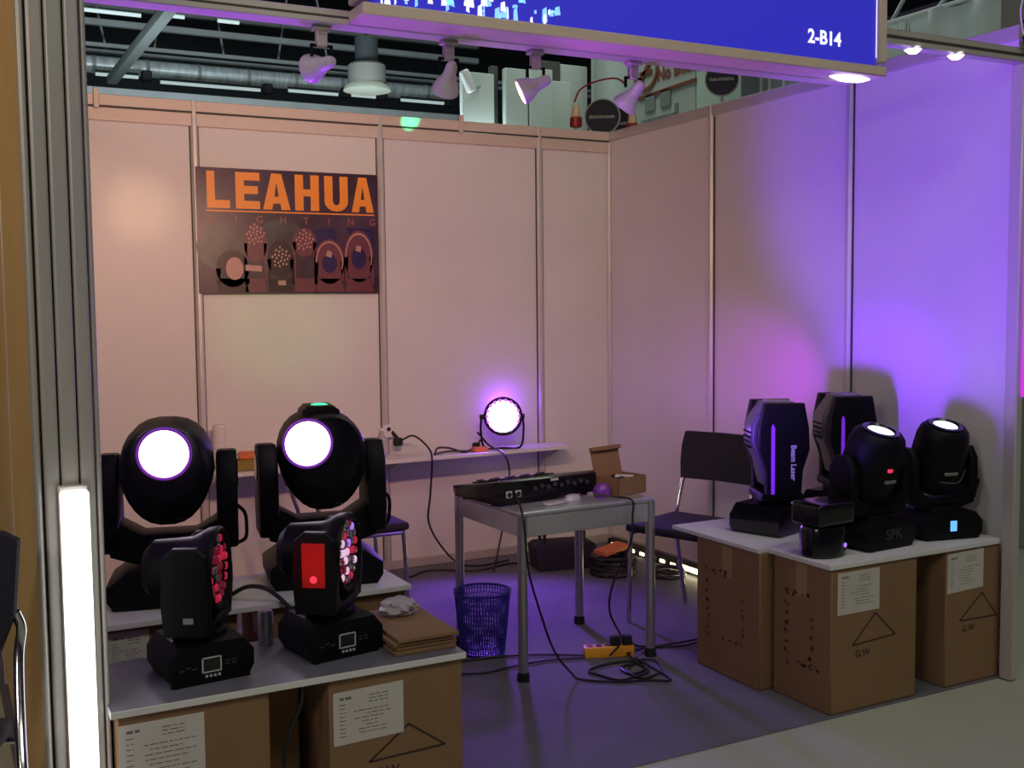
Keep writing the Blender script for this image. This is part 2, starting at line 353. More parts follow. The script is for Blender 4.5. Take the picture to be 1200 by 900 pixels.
# ============================================================ POSTER
pcx, pcz, pw, ph = -1.99, 1.857, .965, .635
po = thing('poster', 'dark poster with big orange LEAHUA lettering over pictures of moving head lights', 'poster', (pcx, -.0205, pcz))
b = nb(); box(b, (-pw / 2, -.003, -ph / 2), (pw / 2, .002, ph / 2)); obj('sheet', b, M_pbg, po)
def flat(name, polys, m, y, par=po):
    b = nb()
    for pts in polys: prism(b, pts, y - .0004, y, 'xz')
    return obj(name, b, m, par, smooth=False)
def ell(cx, cz, rx, rz, n=20, a0=0, a1=2 * PI): return [(cx + rx * math.cos(a0 + (a1 - a0) * k / n), cz + rz * math.sin(a0 + (a1 - a0) * k / n)) for k in range(n)]
def L(x, w, z0, z1, s):                 # heavy block letters as polygons
    h = z1 - z0; t = w * .35; u = h * .22; X = lambda v: x + v
    if s == 'L': return [[(x, z0), (X(w), z0), (X(w), z0 + u), (X(t), z0 + u), (X(t), z1), (x, z1)]]
    if s == 'E': return [[(x, z0), (X(t), z0), (X(t), z1), (x, z1)]] + [[(X(t), q), (X(w * k), q), (X(w * k), q + u), (X(t), q + u)] for q, k in ((z0, 1), (z0 + h * .41, .92), (z1 - u, 1))]
    if s == 'H': return [[(x, z0), (X(t), z0), (X(t), z1), (x, z1)], [(X(w - t), z0), (X(w), z0), (X(w), z1), (X(w - t), z1)], [(X(t), z0 + h * .40), (X(w - t), z0 + h * .40), (X(w - t), z0 + h * .60), (X(t), z0 + h * .60)]]
    if s == 'U': 
        o = [(x, z1), (x, z0 + h * .28)] + [(X(w / 2) + w / 2 * math.cos(a), z0 + h * .28 + h * .28 * math.sin(a)) for a in [PI + PI * k / 8 for k in range(1, 8)]] + [(X(w), z0 + h * .28), (X(w), z1), (X(w - t), z1), (X(w - t), z0 + h * .30)]
        o += [(X(w / 2) + (w / 2 - t) * math.cos(a), z0 + h * .30 + h * .12 * math.sin(a)) for a in [2 * PI - PI * k / 6 for k in range(1, 6)]] + [(X(t), z0 + h * .30), (X(t), z1)]
        return [o]
    if s == 'A': return [[(x, z0), (X(w * .33), z0), (X(w * .37), z0 + h * .17), (X(w * .63), z0 + h * .17), (X(w * .67), z0), (X(w), z0), (X(w * .68), z1), (X(w * .5), z1), (X(w * .5), z1 - h * .24), (X(w * .58), z0 + h * .36), (X(w * .42), z0 + h * .36), (X(w * .5), z1 - h * .24), (X(w * .5), z1), (X(w * .32), z1)]]
b = nb(); xs = [-.43, -.285, -.145, .025, .185, .335]; ws = [.115, .125, .145, .13, .13, .125]
for ch, x, w in zip('LEAHUA', xs, ws):
    for p in L(x, w, .115, .30, ch): prism(b, p, -.0045, -.0036, 'xz')
obj('poster_lettering', b, M_por, po, smooth=False)
flat('poster_rule', [[(-.435, .098), (.463, .098), (.463, .105), (-.435, .105)]], M_por, -.0036)
for k, ch in enumerate('LIGHTING'): text('small_letter', ch, .052, M_pt, po, (-.41 + k * .123, -.0036, .06), off=.0005)
flat('haze_print', [ell(-.33, -.08, .16, .13), ell(-.05, -.02, .12, .09)], M_pgl, -.0033)
flat('blue_print', [[(.12, .02), (.24, .03), (.25, -.1), (.13, -.12)], [(.3, .03), (.46, .03), (.46, -.12), (.36, -.1)]], M_pb, -.0034)
figs = [(-.31, -.19, .085, .095, 1), (-.19, -.06, .06, .10, 2), (-.06, -.14, .07, .10, 3), (.07, -.05, .065, .075, 4), (.205, -.15, .085, .12, 5), (.37, -.12, .085, .14, 6)]
for cx, cz, rx, rz, k in figs:
    flat('fixture_print', [ell(cx, cz, rx, rz), [(cx - rx * .95, -.31), (cx + rx * .95, -.31), (cx + rx * .8, -.24), (cx - rx * .8, -.24)], [(cx - rx, -.27), (cx - rx * .8, -.27), (cx - rx * .7, cz), (cx - rx, cz)], [(cx + rx, -.27), (cx + rx * .8, -.27), (cx + rx * .7, cz), (cx + rx, cz)]], M_pp if k % 2 == 0 or k == 5 else M_pk, -.0037)
    if k in (1,): flat('pale_lens_print', [ell(cx + .01, cz, .045, .058)], M_pl, -.0042)
    elif k in (2, 3, 4):
        dots = []; 
        for q in range(22):
            a = q * 2.4; rr = .048 * math.sqrt((q + .5) / 22); dots.append(ell(cx + rr * math.cos(a), cz + (.045 if k == 2 else .01) + rr * 1.15 * math.sin(a), .0055, .007, 6))
        flat('dotted_lens_print', dots, M_pl, -.0042)
    else:
        flat('pale_outline_print', [[(cx + rx * .9 * math.cos(a), cz + rz * .9 * math.sin(a)), (cx + rx * .9 * math.cos(a + .3), cz + rz * .9 * math.sin(a + .3)), (cx + rx * .82 * math.cos(a + .3), cz + rz * .82 * math.sin(a + .3)), (cx + rx * .82 * math.cos(a), cz + rz * .82 * math.sin(a))] for a in [q * .3 - .4 for q in range(12)]] + [[(cx - .02, cz + .03), (cx + .01, cz + .02), (cx + .015, cz + .05), (cx - .01, cz + .06)]], M_pl, -.0042)['kind'] = 'stuff'
        flat('dark_lens_print', [ell(cx, cz - .01, rx * .5, rz * .42)], M_pb, -.0041)
flat('base_print', [[(-.245, -.2), (-.16, -.205), (-.16, -.175), (-.245, -.17)], [(-.075, -.275), (-.035, -.275), (-.035, -.25), (-.075, -.25)]], M_pl, -.0043)

# ============================================================ CARTONS AND BOARDS
def carton(name, label, x0, x1, y0, y1, h, lab=None, tri=None, side=None, group='cardboard cartons holding up the boards', seamy=True):
    """front face at y0 (towards the aisle)"""
    t = thing(name, label, 'box', ((x0 + x1) / 2, (y0 + y1) / 2, 0), 0, group); w, d = (x1 - x0) / 2, (y1 - y0) / 2
    b = nb(); box(b, (-w, -d, 0), (w, d, h), .004); obj('carton_body', b, M_card, t)
    b = nb(); box(b, (-w - .0006, -.028, h - .13), (-w + .002, .028, h + .0005)); box(b, (-w, -.028, h - .002), (w, .028, h + .0006)); obj('tape', b, M_tape, t)
    b = nb(); box(b, (-w + .004, -d - .0008, .004), (w - .004, -d + .001, .010)); obj('flap_crease', b, M_card2, t); b = nb(); box(b, (-w - .0006, -d + .02, h - .006), (-w + .002, d - .02, h - .003)); obj('flap_crease', b, M_card2, t)
    if lab:
        lx0, lx1, lz0, lz1, sk = lab; lx0 -= t.location.x; lx1 -= t.location.x
        s = obj('shipping_label', prism(nb(), [(lx0, lz0), (lx1, lz0 + sk), (lx1, lz1 + sk), (lx0, lz1)], -d - .0014, -d - .0002, 'xz'), M_paper, t, 'white paper shipping label printed with small text', smooth=False)
        b = nb(); lw = lx1 - lx0; lh = lz1 - lz0; rr = random.Random(int(abs(x0) * 100))
        def row(u0, u1, v, th=.0022):
            u = u0
            while u < u1:
                e = min(u1, u + rr.uniform(.006, .022)); box(b, (lx0 + u, -d - .0018, lz0 + v), (lx0 + e, -d - .0012, lz0 + v + th)); u = e + .004
        row(.018, .050, lh - .022, .007)
        for k in range(9): row(.016, .034, lh - .036 - k * lh * .075, .0022)
        for k in range(3): row(lw * .5, lw * .78, lh - .020 - k * .009)
        for k in range(7): row(lw * (.28 + .2 * rr.random()), lw * (.6 + .3 * rr.random()), lh - .058 - k * lh * .07)
        obj('label_print', b, M_ink, s, kind='stuff', smooth=False)
    if tri:
        (ax, az), (bx_, bz), (cx, cz) = tri; b = nb(); T = [(ax - t.location.x, az), (bx_ - t.location.x, bz), (cx - t.location.x, cz)]
        for p, q in zip(T, T[1:] + T[:1]):
            u = Vector((q[0] - p[0], q[1] - p[1])); n = Vector((-u.y, u.x)).normalized() * .0026
            prism(b, [(p[0] + n.x, p[1] + n.y), (q[0] + n.x, q[1] + n.y), (q[0] - n.x, q[1] - n.y), (p[0] - n.x, p[1] - n.y)], -d - .0012, -d, 'xz')
        obj('triangle_mark', b, M_print, t, smooth=False)
        text('carton_lettering', 'G.W', .036, M_print, t, (T[0][0] + .05, -d - .0008, T[0][1] - .035), off=.0002)
    if side:
        b = nb(); r2 = random.Random(side)
        def glyph(y, z, s=.013):
            for k in range(3):
                a, c = r2.uniform(-s, s * .3), r2.uniform(-s, s * .3); box(b, (-w - .0008, y + a, z + c), (-w, y + a + r2.uniform(.004, s), z + c + r2.uniform(.003, s)))
        for k in range(4): glyph(d - .07 - k * .04, h - .12, .016)
        for k in range(7): glyph(d - .07, h - .17 - k * .036)
        for k in range(5): glyph(-d + .10, h - .20 - k * .036)
        for k in range(4): glyph(.02 - k * .034, h * .28)
        obj('side_print', b, M_red_print if side > 1 else M_print, t, kind='stuff', smooth=False)
    return t
carton('carton', 'cardboard carton with white label at the left column, front left counter', -3.33, -2.963, -2.99, -2.62, .502, (-3.333 + .006, -3.126, .30, .478, .0), ((-3.13, .17), (-2.99, .19), (-3.06, .285)), None)
carton('carton', 'front left carton with tilted white label and triangle, at the booth opening', -2.806, -2.425, -2.99, -2.62, .502, (-2.796, -2.60, .322, .464, .004), ((-2.70, .262), (-2.48, .268), (-2.585, .345)), None)
carton('carton', 'plain cardboard carton set back in the gap of the front left counter', -2.955, -2.83, -2.80, -2.50, .44)
carton('carton', 'cardboard carton under the rear board at the far left with pale label', -3.27, -2.86, -2.25, -1.88, .511, (-3.255, -3.13, .385, .495, .0), None, None)
carton('carton', 'cardboard carton under the right end of the rear left board', -2.76, -2.29, -2.26, -1.89, .511)
carton('carton', 'corner carton of the right counter with label, triangle and side print', -.915, -.492, -2.835, -2.535, .526, (-.886, -.684, .358, .510, .0), ((-.813, .240), (-.602, .252), (-.702, .345)), 1)
carton('carton', 'cardboard carton with label beside the right wall end post', -.338, -.04, -2.835, -2.535, .526, (-.338 + .006, -.136, .362, .513, .006), ((-.262, .250), (-.055, .245), (-.14, .345)), None)
carton('carton', 'cardboard carton with reddish side print, deeper in the booth at right', -.965, -.50, -2.515, -2.13, .526, None, None, 2)
carton('carton', 'cardboard carton hidden at the right wall under the second right board', -.46, -.05, -2.515, -1.98, .526)
def board(name, label, x0, x1, y0, y1, z0, z1, skew=0):
    b = nb(); prism(b, [(x0, y0), (x1, y0 + skew), (x1, y1), (x0, y1)], z0, z1, 'xy', .002); return tag(obj(name, b, M_white, smooth=False), label, 'board', 'white shelf boards laid on cartons')
bd = board('shelf_board', 'white board of the front left counter under the two small fixtures', -3.345, -2.418, -3.005, -2.62, .502, .5192)
b = nb(); box(b, (-3.343, -3.002, .519), (-2.42, -2.622, .52)); obj('grey_top_layer', b, mat('grey_board_top', (.17, .17, .21), .35, noise=(6, (.14, .14, .18), .6, S1)), bd, 'darker grey top surface')  # thin layer on top, darker grey than the board
board('shelf_board', 'white board of the rear left counter under the two large fixtures', -3.285, -2.28, -2.285, -1.87, .512, .53)
board('shelf_board', 'white board on the right front cartons by the aisle', -.93, -.04, -2.845, -2.52, .527, .545)
board('shelf_board', 'white board deeper on the right cartons under the tall pair', -.972, -.03, -2.51, -1.97, .527, .543)
# stack of flattened cardboard on the front left board
for k, (dx, dy) in enumerate(((0, 0), (.006, .008), (-.004, .004), (.008, -.004))):
    b = nb(); box(b, (-2.605 + dx, -2.955 + dy, .52 + k * .012), (-2.425 + dx, -2.64 + dy, .5312 + k * .012), .002)
    tag(obj('cardboard_sheet', b, M_card), ['bottom flat cardboard sheet', 'second flat cardboard sheet from the bottom', 'third flat cardboard sheet from the bottom', 'topmost flat cardboard sheet'][k] + ' of the stack on the front left board', 'cardboard', 'flat cardboard sheets stacked on the front left board')
b = nb(); rr = random.Random(5)
bmesh.ops.create_icosphere(b, subdivisions=3, radius=1)
for v in b.verts:
    n = v.co.copy(); f = 1 + .22 * math.sin(n.x * 7 + n.y * 5) * math.cos(n.z * 6 + n.x * 3)
    v.co = Vector((-2.50 + n.x * .055 * f, -2.72 + n.y * .05 * f, .589 + max(n.z, -.82) * .026 * f))
tag(obj('plastic_wrap', b, M_bubble), 'crumpled clear plastic bag lying on the stacked cardboard sheets', 'plastic bag')
cx = at(318, 752, 2, .53)
b = nb(); lathe(b, [(0, 0), (.020, 0), (.022, .004), (.022, .09), (.018, .098), (0, .1)], (-2.88, -2.66, .52), n=20); tag(obj('metal_canister', b, M_tube), 'small silver canister at the back of the front left board', 'can')
# open low carton on rear board, right of big fixture
t = thing('open_carton', 'low open cardboard tray behind the flat sheets on the left', 'box', (-2.36, -2.44, 0), R(0)); 
b = nb()
for a, c in (((-.07, -.13, 0), (.07, -.124, .46)), ((-.07, .124, 0), (.07, .13, .46)), ((-.07, -.13, 0), (-.064, .13, .46)), ((.064, -.13, 0), (.07, .13, .46)), ((-.07, -.13, 0), (.07, .13, .006))): box(b, a, c)
obj('carton_body', b, M_card, t)
b = nb(); box(b, (-.006, -.0, 0), (.006, .07, .003), .0, Matrix.Translation((-.07, -.03, .46)) @ Matrix.Rotation(.5, 4, 'Y')); obj('flap', b, M_card2, t)

# ============================================================ LARGE WASH HEADS (rear left counter)
def big_head(label, loc, rz, hat=False, lens_dx=0, head_rot=0, energy=12):
    t = thing('moving_head_light', label, 'stage light', loc, rz, 'large moving head lights on the rear left board')
    b = nb(); prism(b, [(-.17, 0), (.17, 0), (.19, .03), (.19, .075), (.13, .115), (-.13, .115), (-.19, .075), (-.19, .03)], -.14, .14, 'xz', .012); 
    for sx in (-.14, .14): cyl(b, (sx, -.10, .0), (sx, -.10, .01), .016, n=12)
    obj('base', b, M_black, t)
    b = nb(); box(b, (-.05, -.147, .035), (.05, -.139, .085), .004); bs = obj('display', b, M_gloss, t)
    b = nb(); cyl(b, (0, 0, .11), (0, 0, .135), .10, n=28); obj('pan_bearing', b, M_matt, t)
    # yoke: floor piece and two arms
    b = nb(); prism(b, [(-.205, .27), (-.18, .155), (-.10, .128), (.10, .128), (.18, .155), (.205, .27), (.16, .27), (.08, .222), (-.08, .222), (-.16, .27)], -.07, .07, 'xz', .01); obj('yoke_bridge', b, M_black, t)
    for s in (-1, 1):
        b = nb(); prism(b, [(-.075, .17), (.075, .17), (.098, .25), (.092, .41), (.05, .475), (-.04, .48), (-.09, .42), (-.098, .25)], s * .149 if s > 0 else -.214, s * .214 if s > 0 else -.149, 'yz', .012); a = obj('yoke_arm', b, M_black, t)
        b = nb(); cyl(b, (s * .210, 0, .40), (s * .217, 0, .40), .045, n=24); obj('tilt_cover', b, M_gloss, a)
    b = nb(); tube(b, [(.21, -.03, .30), (.235, -.02, .27), (.24, 0, .22), (.235, .01, .18), (.208, .01, .165)], .006, 8); obj('carry_strap', b, M_matt, t)
    # head: rounded shell, wide at the back, lens set high on the front
    hd = bpy.data.objects.new('head', None)
    b = nb()
    prof = []
    for k in range(26):
        a = 2 * PI * k / 26; x = math.cos(a); z = math.sin(a)
        rx = .146; rzv = .165 if z > 0 else .165
        x = math.copysign(abs(x) ** .8, x); z = math.copysign(abs(z) ** .85, z); prof.append((x * rx * (1 - .20 * max(0, -z)), z * rzv))
    t2 = bmesh.new(); rings = []
    for y, s, dz in ((-.160, .66, .050), (-.168, .76, .040), (-.155, .88, .018), (-.12, .97, .003), (-.03, 1.0, 0), (.06, .97, 0), (.12, .86, -.004), (.155, .60, -.008)):
        rings.append([t2.verts.new((x * s, y, .425 + z * s + dz)) for x, z in prof])
    for r1, r2 in zip(rings, rings[1:]):
        for k in range(26): t2.faces.new((r1[k], r1[(k + 1) % 26], r2[(k + 1) % 26], r2[k]))
    t2.faces.new(rings[0]); t2.faces.new(rings[-1])
    M = Matrix.Translation((0, 0, .425)) @ Matrix.Rotation(head_rot, 4, 'X') @ Matrix.Translation((0, 0, -.425))
    merge(b, t2, M); h = obj('head', b, M_black, t)
    lc = Vector((lens_dx, -.172, .506))
    b = nb(); lathe(b, [(.072, -.004), (.082, -.004), (.083, .006), (.080, .009), (.074, .008), (.072, .0)], M @ lc, M.to_3x3() @ Vector((0, -1, 0)), 36); obj('lens_ring', b, M_lenshalo, h)  # bezel given a glow to show the lens's violet halo
    b = nb(); lathe(b, [(0, .006), (.04, .005), (.0715, .001), (.0725, -.004)], M @ lc, M.to_3x3() @ Vector((0, -1, 0)), 36); obj('lens', b, M_lens, h, 'glowing white violet lens')
    b = nb()
    for k in range(3): box(b, (-.06, -.150 + k * .008, .315 - k * .018), (.06, -.140 + k * .008, .321 - k * .018), .001)
    obj('vent_rib', b, M_gloss, h)
    if hat:
        b = nb(); prism(b, [(-.07, .55), (.07, .55), (.062, .59), (.04, .606), (-.045, .606), (-.064, .588)], -.07, .06, 'xz', .008); obj('top_cap', b, M_black, h)
        b = nb(); lathe(b, [(0, .0065), (.018, .006), (.030, .002), (.033, -.004)], (0, -.02, .604), n=20); obj('green_led', b, M_green, h, 'round glowing green LED on top')
    light('lens_beam', 'SPOT', M @ (lc + Vector((0, -.03, 0))), M @ (lc + Vector((0, -1, .95))), energy, (.36, .035, 1.0), t, spot_size=R(92), spot_blend=.5, shadow_soft_size=.07)
    return t
big_head('large moving head with glowing lens at far left, nearest the column', (-3.02, -2.05, .53), R(-14), head_rot=R(4), energy=50)
bh2 = big_head('large moving head with glowing lens and green light on top', (-2.515, -2.05, .53), R(-10), hat=True, lens_dx=-.062, head_rot=R(4), energy=50)
# the green LED throws a narrow beam up to the header and a faint patch on the wall
gp = Vector((-2.515, -2.05, 1.165))
light('green_beam', 'SPOT', gp, (-1.30, -.01, 2.485), 1300, (.0, 1, .40), None, spot_size=R(2.3), spot_blend=.6, shadow_soft_size=.01)
light('green_glow', 'SPOT', gp + Vector((0, .03, .0)), (-2.03, 0, 1.36), 15, (.08, 1, .15), None, spot_size=R(26), spot_blend=1, shadow_soft_size=.03)

# ============================================================ SMALL WASH HEADS (front left counter)
def small_head(label, loc, yaw, pal, panel, seed, base_rz=0):
    t = thing('led_moving_head', label, 'stage light', loc, 0, 'small LED moving heads on the front left board')
    B = Matrix.Rotation(base_rz, 4, 'Z'); Y = Matrix.Rotation(yaw, 4, 'Z')
    b = nb(); prism(b, [(-.095, 0), (.095, 0), (.112, .03), (.112, .07), (.085, .105), (-.085, .105), (-.112, .07), (-.112, .03)], -.10, .10, 'xz', .01, M=B)
    for sx in (-.09, .09): cyl(b, B @ Vector((sx, -.085, -.001)), B @ Vector((sx, -.085, .012)), .013, n=12)
    bs = obj('base', b, M_black, t)
    # display window outline, button row and marks
    b = nb()
    for a, c in (((-.028, -.1035, .030), (.022, -.0995, .033)), ((-.028, -.1035, .066), (.022, -.0995, .069)), ((-.028, -.1035, .030), (-.025, -.0995, .069)), ((.019, -.1035, .030), (.022, -.0995, .069))): box(b, a, c, 0, B)
    for k in range(4): box(b, (-.020 + k * .011, -.1035, .018), (-.014 + k * .011, -.0995, .024), 0, B)
    obj('display_frame', b, M_print_w, bs)
    b = nb(); box(b, (-.024, -.1015, .034), (.018, -.0995, .065), 0, B); obj('display', b, M_gloss, bs)
    for x, z in ((-.078, .044), (-.062, .050), (-.047, .044), (.038, .052), (.056, .052), (.038, .044), (.056, .044)): b = nb(); box(b, (x - .006, -.1010, z - .002), (x + .006, -.0995, z + .002), 0, B); obj('base_marking', b, M_print_g, bs)
    b = nb(); cyl(b, (0, 0, .10), (0, 0, .118), .07, n=24); obj('pan_bearing', b, M_matt, t)
    b = nb(); prism(b, [(-.125, .19), (-.11, .13), (-.06, .115), (.06, .115), (.11, .13), (.125, .19), (.09, .185), (.055, .15), (-.055, .15), (-.09, .185)], -.055, .055, 'xz', .008, M=Y); obj('yoke_bridge', b, M_black, t)
    for s in (-1, 1):
        b = nb(); lo, hi = (.092, .130) if s > 0 else (-.130, -.092)
        prism(b, [(-.055, .13), (.055, .13), (.062, .22), (.055, .33), (.03, .352), (-.03, .352), (-.055, .33), (-.062, .22)], lo, hi, 'yz', .009, M=Y); a = obj('yoke_arm', b, M_black, t)
        if s < 0:
            b = nb()
            if panel: box(b, (-.1325, -.032, .205), (-.129, .032, .325), .0015, Y); obj('red_lit_arm', b, M_redlit, a, 'arm panel coloured red for LED light falling on it'); b = nb(); cyl(b, Y @ Vector((-.1325, .0, .228)), Y @ Vector((-.1335, .0, .228)), .010, n=14); obj('status_lamp', b, M_redled2, a, 'small glowing red lamp')  # panel's red stands in for LED light on black plastic
            else: box(b, (-.1325, -.022, .165), (-.129, .004, .180), .001, Y); obj('arm_badge', b, M_greyp, a, 'pale oval badge')
    b = nb(); c = Y @ Vector((0, .02, .275)); d = Y.to_3x3() @ Vector((0, -1, 0))
    lathe(b, [(0, -.115), (.055, -.11), (.076, -.088), (.080, -.03), (.084, .01), (.096, .035), (.106, .05), (.110, .075), (.105, .084), (.094, .080), (.092, .070), (0, .070)], c, d, 36); h = obj('head', b, M_black, t)
    r3 = random.Random(seed); cc = c + d * .070; X = Y.to_3x3() @ Vector((1, 0, 0)); Z = Vector((0, 0, 1))
    spots = [(0, 0)] + [(q * .0262 * math.cos(k * PI / 3 / q + q), q * .0262 * math.sin(k * PI / 3 / q + q)) for q in (1, 2, 3) for k in range(6 * q)]
    for u, v in spots:
        b = nb(); lathe(b, [(.0105, 0), (.0110, .005), (.008, .008), (0, .009)], cc + X * u + Z * v, d, 12); obj('led_lens', b, r3.choice(pal), h)
    return t, cc, d
y34 = R(56)
sh1, c1, d1 = small_head('small LED moving head with dim red lenses, front left board beside the column', (-3.095, -2.815, .52), R(63), [M_ledd, M_ledd, M_ledr, M_ledoff, M_matt], False, 4, R(6))
sh2, c2, d2 = small_head('small LED moving head with arm panel coloured for red light and sparkling lenses, front board', (-2.735, -2.795, .52), R(54), [M_ledr, M_ledw, M_ledv, M_ledoff, M_ledd, M_ledoff, M_ledd], True, 8, R(10))
light('red_led_glow', 'SPOT', c1 + d1 * .05, c1 + d1, 1.5, (1, .03, .05), sh1, spot_size=R(60), spot_blend=.8, shadow_soft_size=.05)
# violet beam of the second small head: washes the right wall
vp = Vector(c2 + d2 * .06) + Vector((0, 0, .52)) + Vector((-2.735, -2.795, 0))
light('violet_beam', 'SPOT', vp, (0, -2.50, 2.02), 380, (.235, .062, 1.0), None, spot_size=R(48), spot_blend=.6, shadow_soft_size=.12)

light('violet_array_glow', 'SPOT', vp, (-.60, -2.35, 1.02), 220, (.22, .02, 1.0), None, spot_size=R(19), spot_blend=.8, shadow_soft_size=.06)

light('violet_sign_fill', 'SPOT', vp + Vector((.02, -.02, .03)), (-1.45, -2.95, 2.2), 75, (.42, .03, 1.0), None, spot_size=R(50), spot_blend=.7, shadow_soft_size=.06)  # extra spot added to tint the sign's underside violet

# ============================================================ TALL BEAM HEADS (right counter)
def beam_head(label, loc, rz, yaw=-43):
    t = thing('beam_moving_head', label, 'stage light', loc, rz, 'tall beam moving heads seen side-on on the right')
    b = nb(); prism(b, [(-.15, 0), (.15, 0), (.165, .025), (.165, .075), (.12, .115), (-.12, .115), (-.165, .075), (-.165, .025)], -.115, .115, 'xz', .01); obj('base', b, M_gloss, t)
    b = nb(); box(b, (.09, -.121, .045), (.13, -.114, .085), .003); obj('display', b, M_blue_disp if rz > 9 else M_green, t, 'small green lit display')
    b = nb(); cyl(b, (0, 0, .11), (0, 0, .13), .085, n=28); obj('pan_bearing', b, M_matt, t)
    Yk = Matrix.Rotation(R(yaw), 4, 'Z')
    b = nb(); box(b, (-.085, -.105, .128), (.085, .105, .165), .012, Yk, seg=2); obj('yoke_bridge', b, M_black, t)
    out = [(-.070, .15), (.070, .15), (.078, .26), (.104, .34), (.100, .43), (.082, .525), (-.078, .525), (-.098, .43), (-.100, .34), (-.070, .25)]
    for lo, hi in ((-.125, -.072), (.072, .125)):
        b = nb(); prism(b, out, lo, hi, 'xz', .012, M=Yk); a = obj('yoke_arm', b, M_black, t)
        if lo < 0: text('arm_lettering', 'Beam Laser', .030, M_print_w, a, Yk @ Vector((.035, -.1262, .29)), (PI / 2, R(90), R(yaw)), off=.0008)
    b = nb(); prism(b, [(-.062, .19), (.055, .19), (.065, .30), (.085, .36), (.08, .45), (.06, .525), (-.06, .525), (-.115, .44), (-.118, .36), (-.085, .29)], -.066, .066, 'xz', .018, Yk, seg=3); h = obj('head', b, M_shell, t)
    b = nb(); lathe(b, [(0, .0), (.045, .002), (.052, .006), (.056, 0)], (0, 0, .524), n=24); obj('lens', b, M_ledoff, h, 'dark glass lens at the top')
    b = nb()
    for k in range(4): box(b, (-.121, -.05, .34 + k * .02), (-.112, .05, .348 + k * .02), .002, Yk)
    obj('cooling_fin', b, M_matt, h)
    b = nb(); prism(b, [(-.054, .165), (-.040, .165), (-.040, .43), (-.048, .445), (-.054, .43)], -.1285, -.124, 'xz', M=Yk); obj('violet_rim_slot', b, M_violet_rim, t, 'vertical slot glowing in place of violet rim light')
    return t
M_violet_rim = mat('violet_rim_light', (.2, .05, .6), .25, emit=(.16, .012, .60), es=.8)  # glow stands in for violet rim light on the head's edge
r1 = beam_head('tall side-on beam head with slot glowing for violet rim light and lettering, nearest the black chair', (-.66, -2.25, .543), R(18))
r2 = beam_head('tall side-on beam head behind, partly hidden by the shorter heads on the right', (-.20, -2.16, .543), R(18))
light('magenta_wall_fill', 'SPOT', (-.60, -2.20, 1.12), (0, -1.42, 1.10), 34, (.50, .01, 1.0), None, spot_size=R(48), spot_blend=1, shadow_soft_size=.04)  # spot added for the magenta glow on the wall; lens is unlit

# ============================================================ SHORT SPOT HEADS (right front)
def spot_head(label, loc, rz, h=.44, mark=None, blue=False, red=False, w=.112):
    t = thing('spot_moving_head', label, 'stage light', loc, rz, 'short moving heads with lit tops on the right front board')
    b = nb(); prism(b, [(-.115, 0), (.115, 0), (.135, .025), (.135, .07), (.105, .105), (-.105, .105), (-.135, .07), (-.135, .025)], -.11, .11, 'xz', .01); bs = obj('base', b, M_black, t)
    if mark: text('base_marking', mark, .055, M_print_g, bs, (.01, -.1106, .055), off=.0008)
    if blue: b = nb(); box(b, (-.015, -.1135, .035), (.013, -.109, .075), .001); obj('display', b, M_blue_disp, bs, 'small lit blue display')
    b = nb(); cyl(b, (0, 0, .10), (0, 0, .12), .08, n=24); obj('pan_bearing', b, M_matt, t)
    b = nb(); prism(b, [(-w - .06, .22), (-w - .03, .13), (-.08, .115), (.08, .115), (w + .03, .13), (w + .06, .22), (w + .016, .20), (.06, .15), (-.06, .15), (-w - .016, .20)], -.055, .055, 'xz', .008); obj('yoke_bridge', b, M_black, t)
    for s in (-1, 1):
        lo, hi = (w + .010, w + .046) if s > 0 else (-w - .046, -w - .010)
        b = nb(); prism(b, [(-.05, .15), (.05, .15), (.062, .22), (.058, .31), (.03, .352), (-.03, .352), (-.058, .31), (-.062, .22)], lo, hi, 'yz', .012, seg=3); a = obj('yoke_arm', b, M_black, t)
    # head: upright rounded barrel leaning a little towards the aisle
    ax = Vector((0, -.34, 1)).normalized(); c = Vector((0, .0, .29))
    b = nb(); lathe(b, [(0, -.125), (.06, -.12), (w * .86, -.10), (w, -.05), (w * 1.02, .04), (w * .98, h - .33), (w * .90, h - .30), (w * .74, h - .283), (w * .66, h - .285), (.0, h - .285)], c, ax, 36, 1, .92); hd = obj('head', b, M_black, t)
    b = nb(); lathe(b, [(w * .44, -.002), (w * .60, -.002), (w * .62, .006), (w * .5, .009), (w * .44, .003)], c + ax * (h - .284), ax, 30); obj('lens_ring', b, M_gloss, hd)
    b = nb(); lathe(b, [(0, .005), (w * .3, .004), (w * .44, -.001)], c + ax * (h - .283), ax, 30); obj('lens', b, M_lens_cool, hd, 'cool white lit lens')
    F = ax.cross(Vector((1, 0, 0))).normalized(); F = F if F.y < 0 else -F
    b = nb(); box(b, (-.028, -w * .93 - .006, -.012), (.028, -w * .93 + .01, .0), .002, Matrix.Translation(c) @ Matrix.Rotation(R(18.8), 4, 'X')); obj('front_badge', b, M_greyp, hd, 'thin grey badge')
    if red: b = nb(); box(b, (-.03, -w * .94 - .004, .035), (-.008, -w * .94 + .01, .048), .002, Matrix.Translation(c) @ Matrix.Rotation(R(18.8), 4, 'X')); obj('red_logo', b, M_redled2, hd, 'small glowing red logo')
    else:
        b = nb(); tube(b, [(-.055, -.095, .225), (.02, -.105, .222), (.075, -.075, .265)], .003, 6); obj('trim_line', b, M_print_g, hd)
    return t
spot_head('short moving head with white top lens and small red logo, by the board corner', (-.555, -2.655, .545), R(4), mark='SPK', red=True)
spot_head('short moving head with small blue display, next to the right wall end post', (-.200, -2.66, .545), R(-12), blue=True, w=.104)
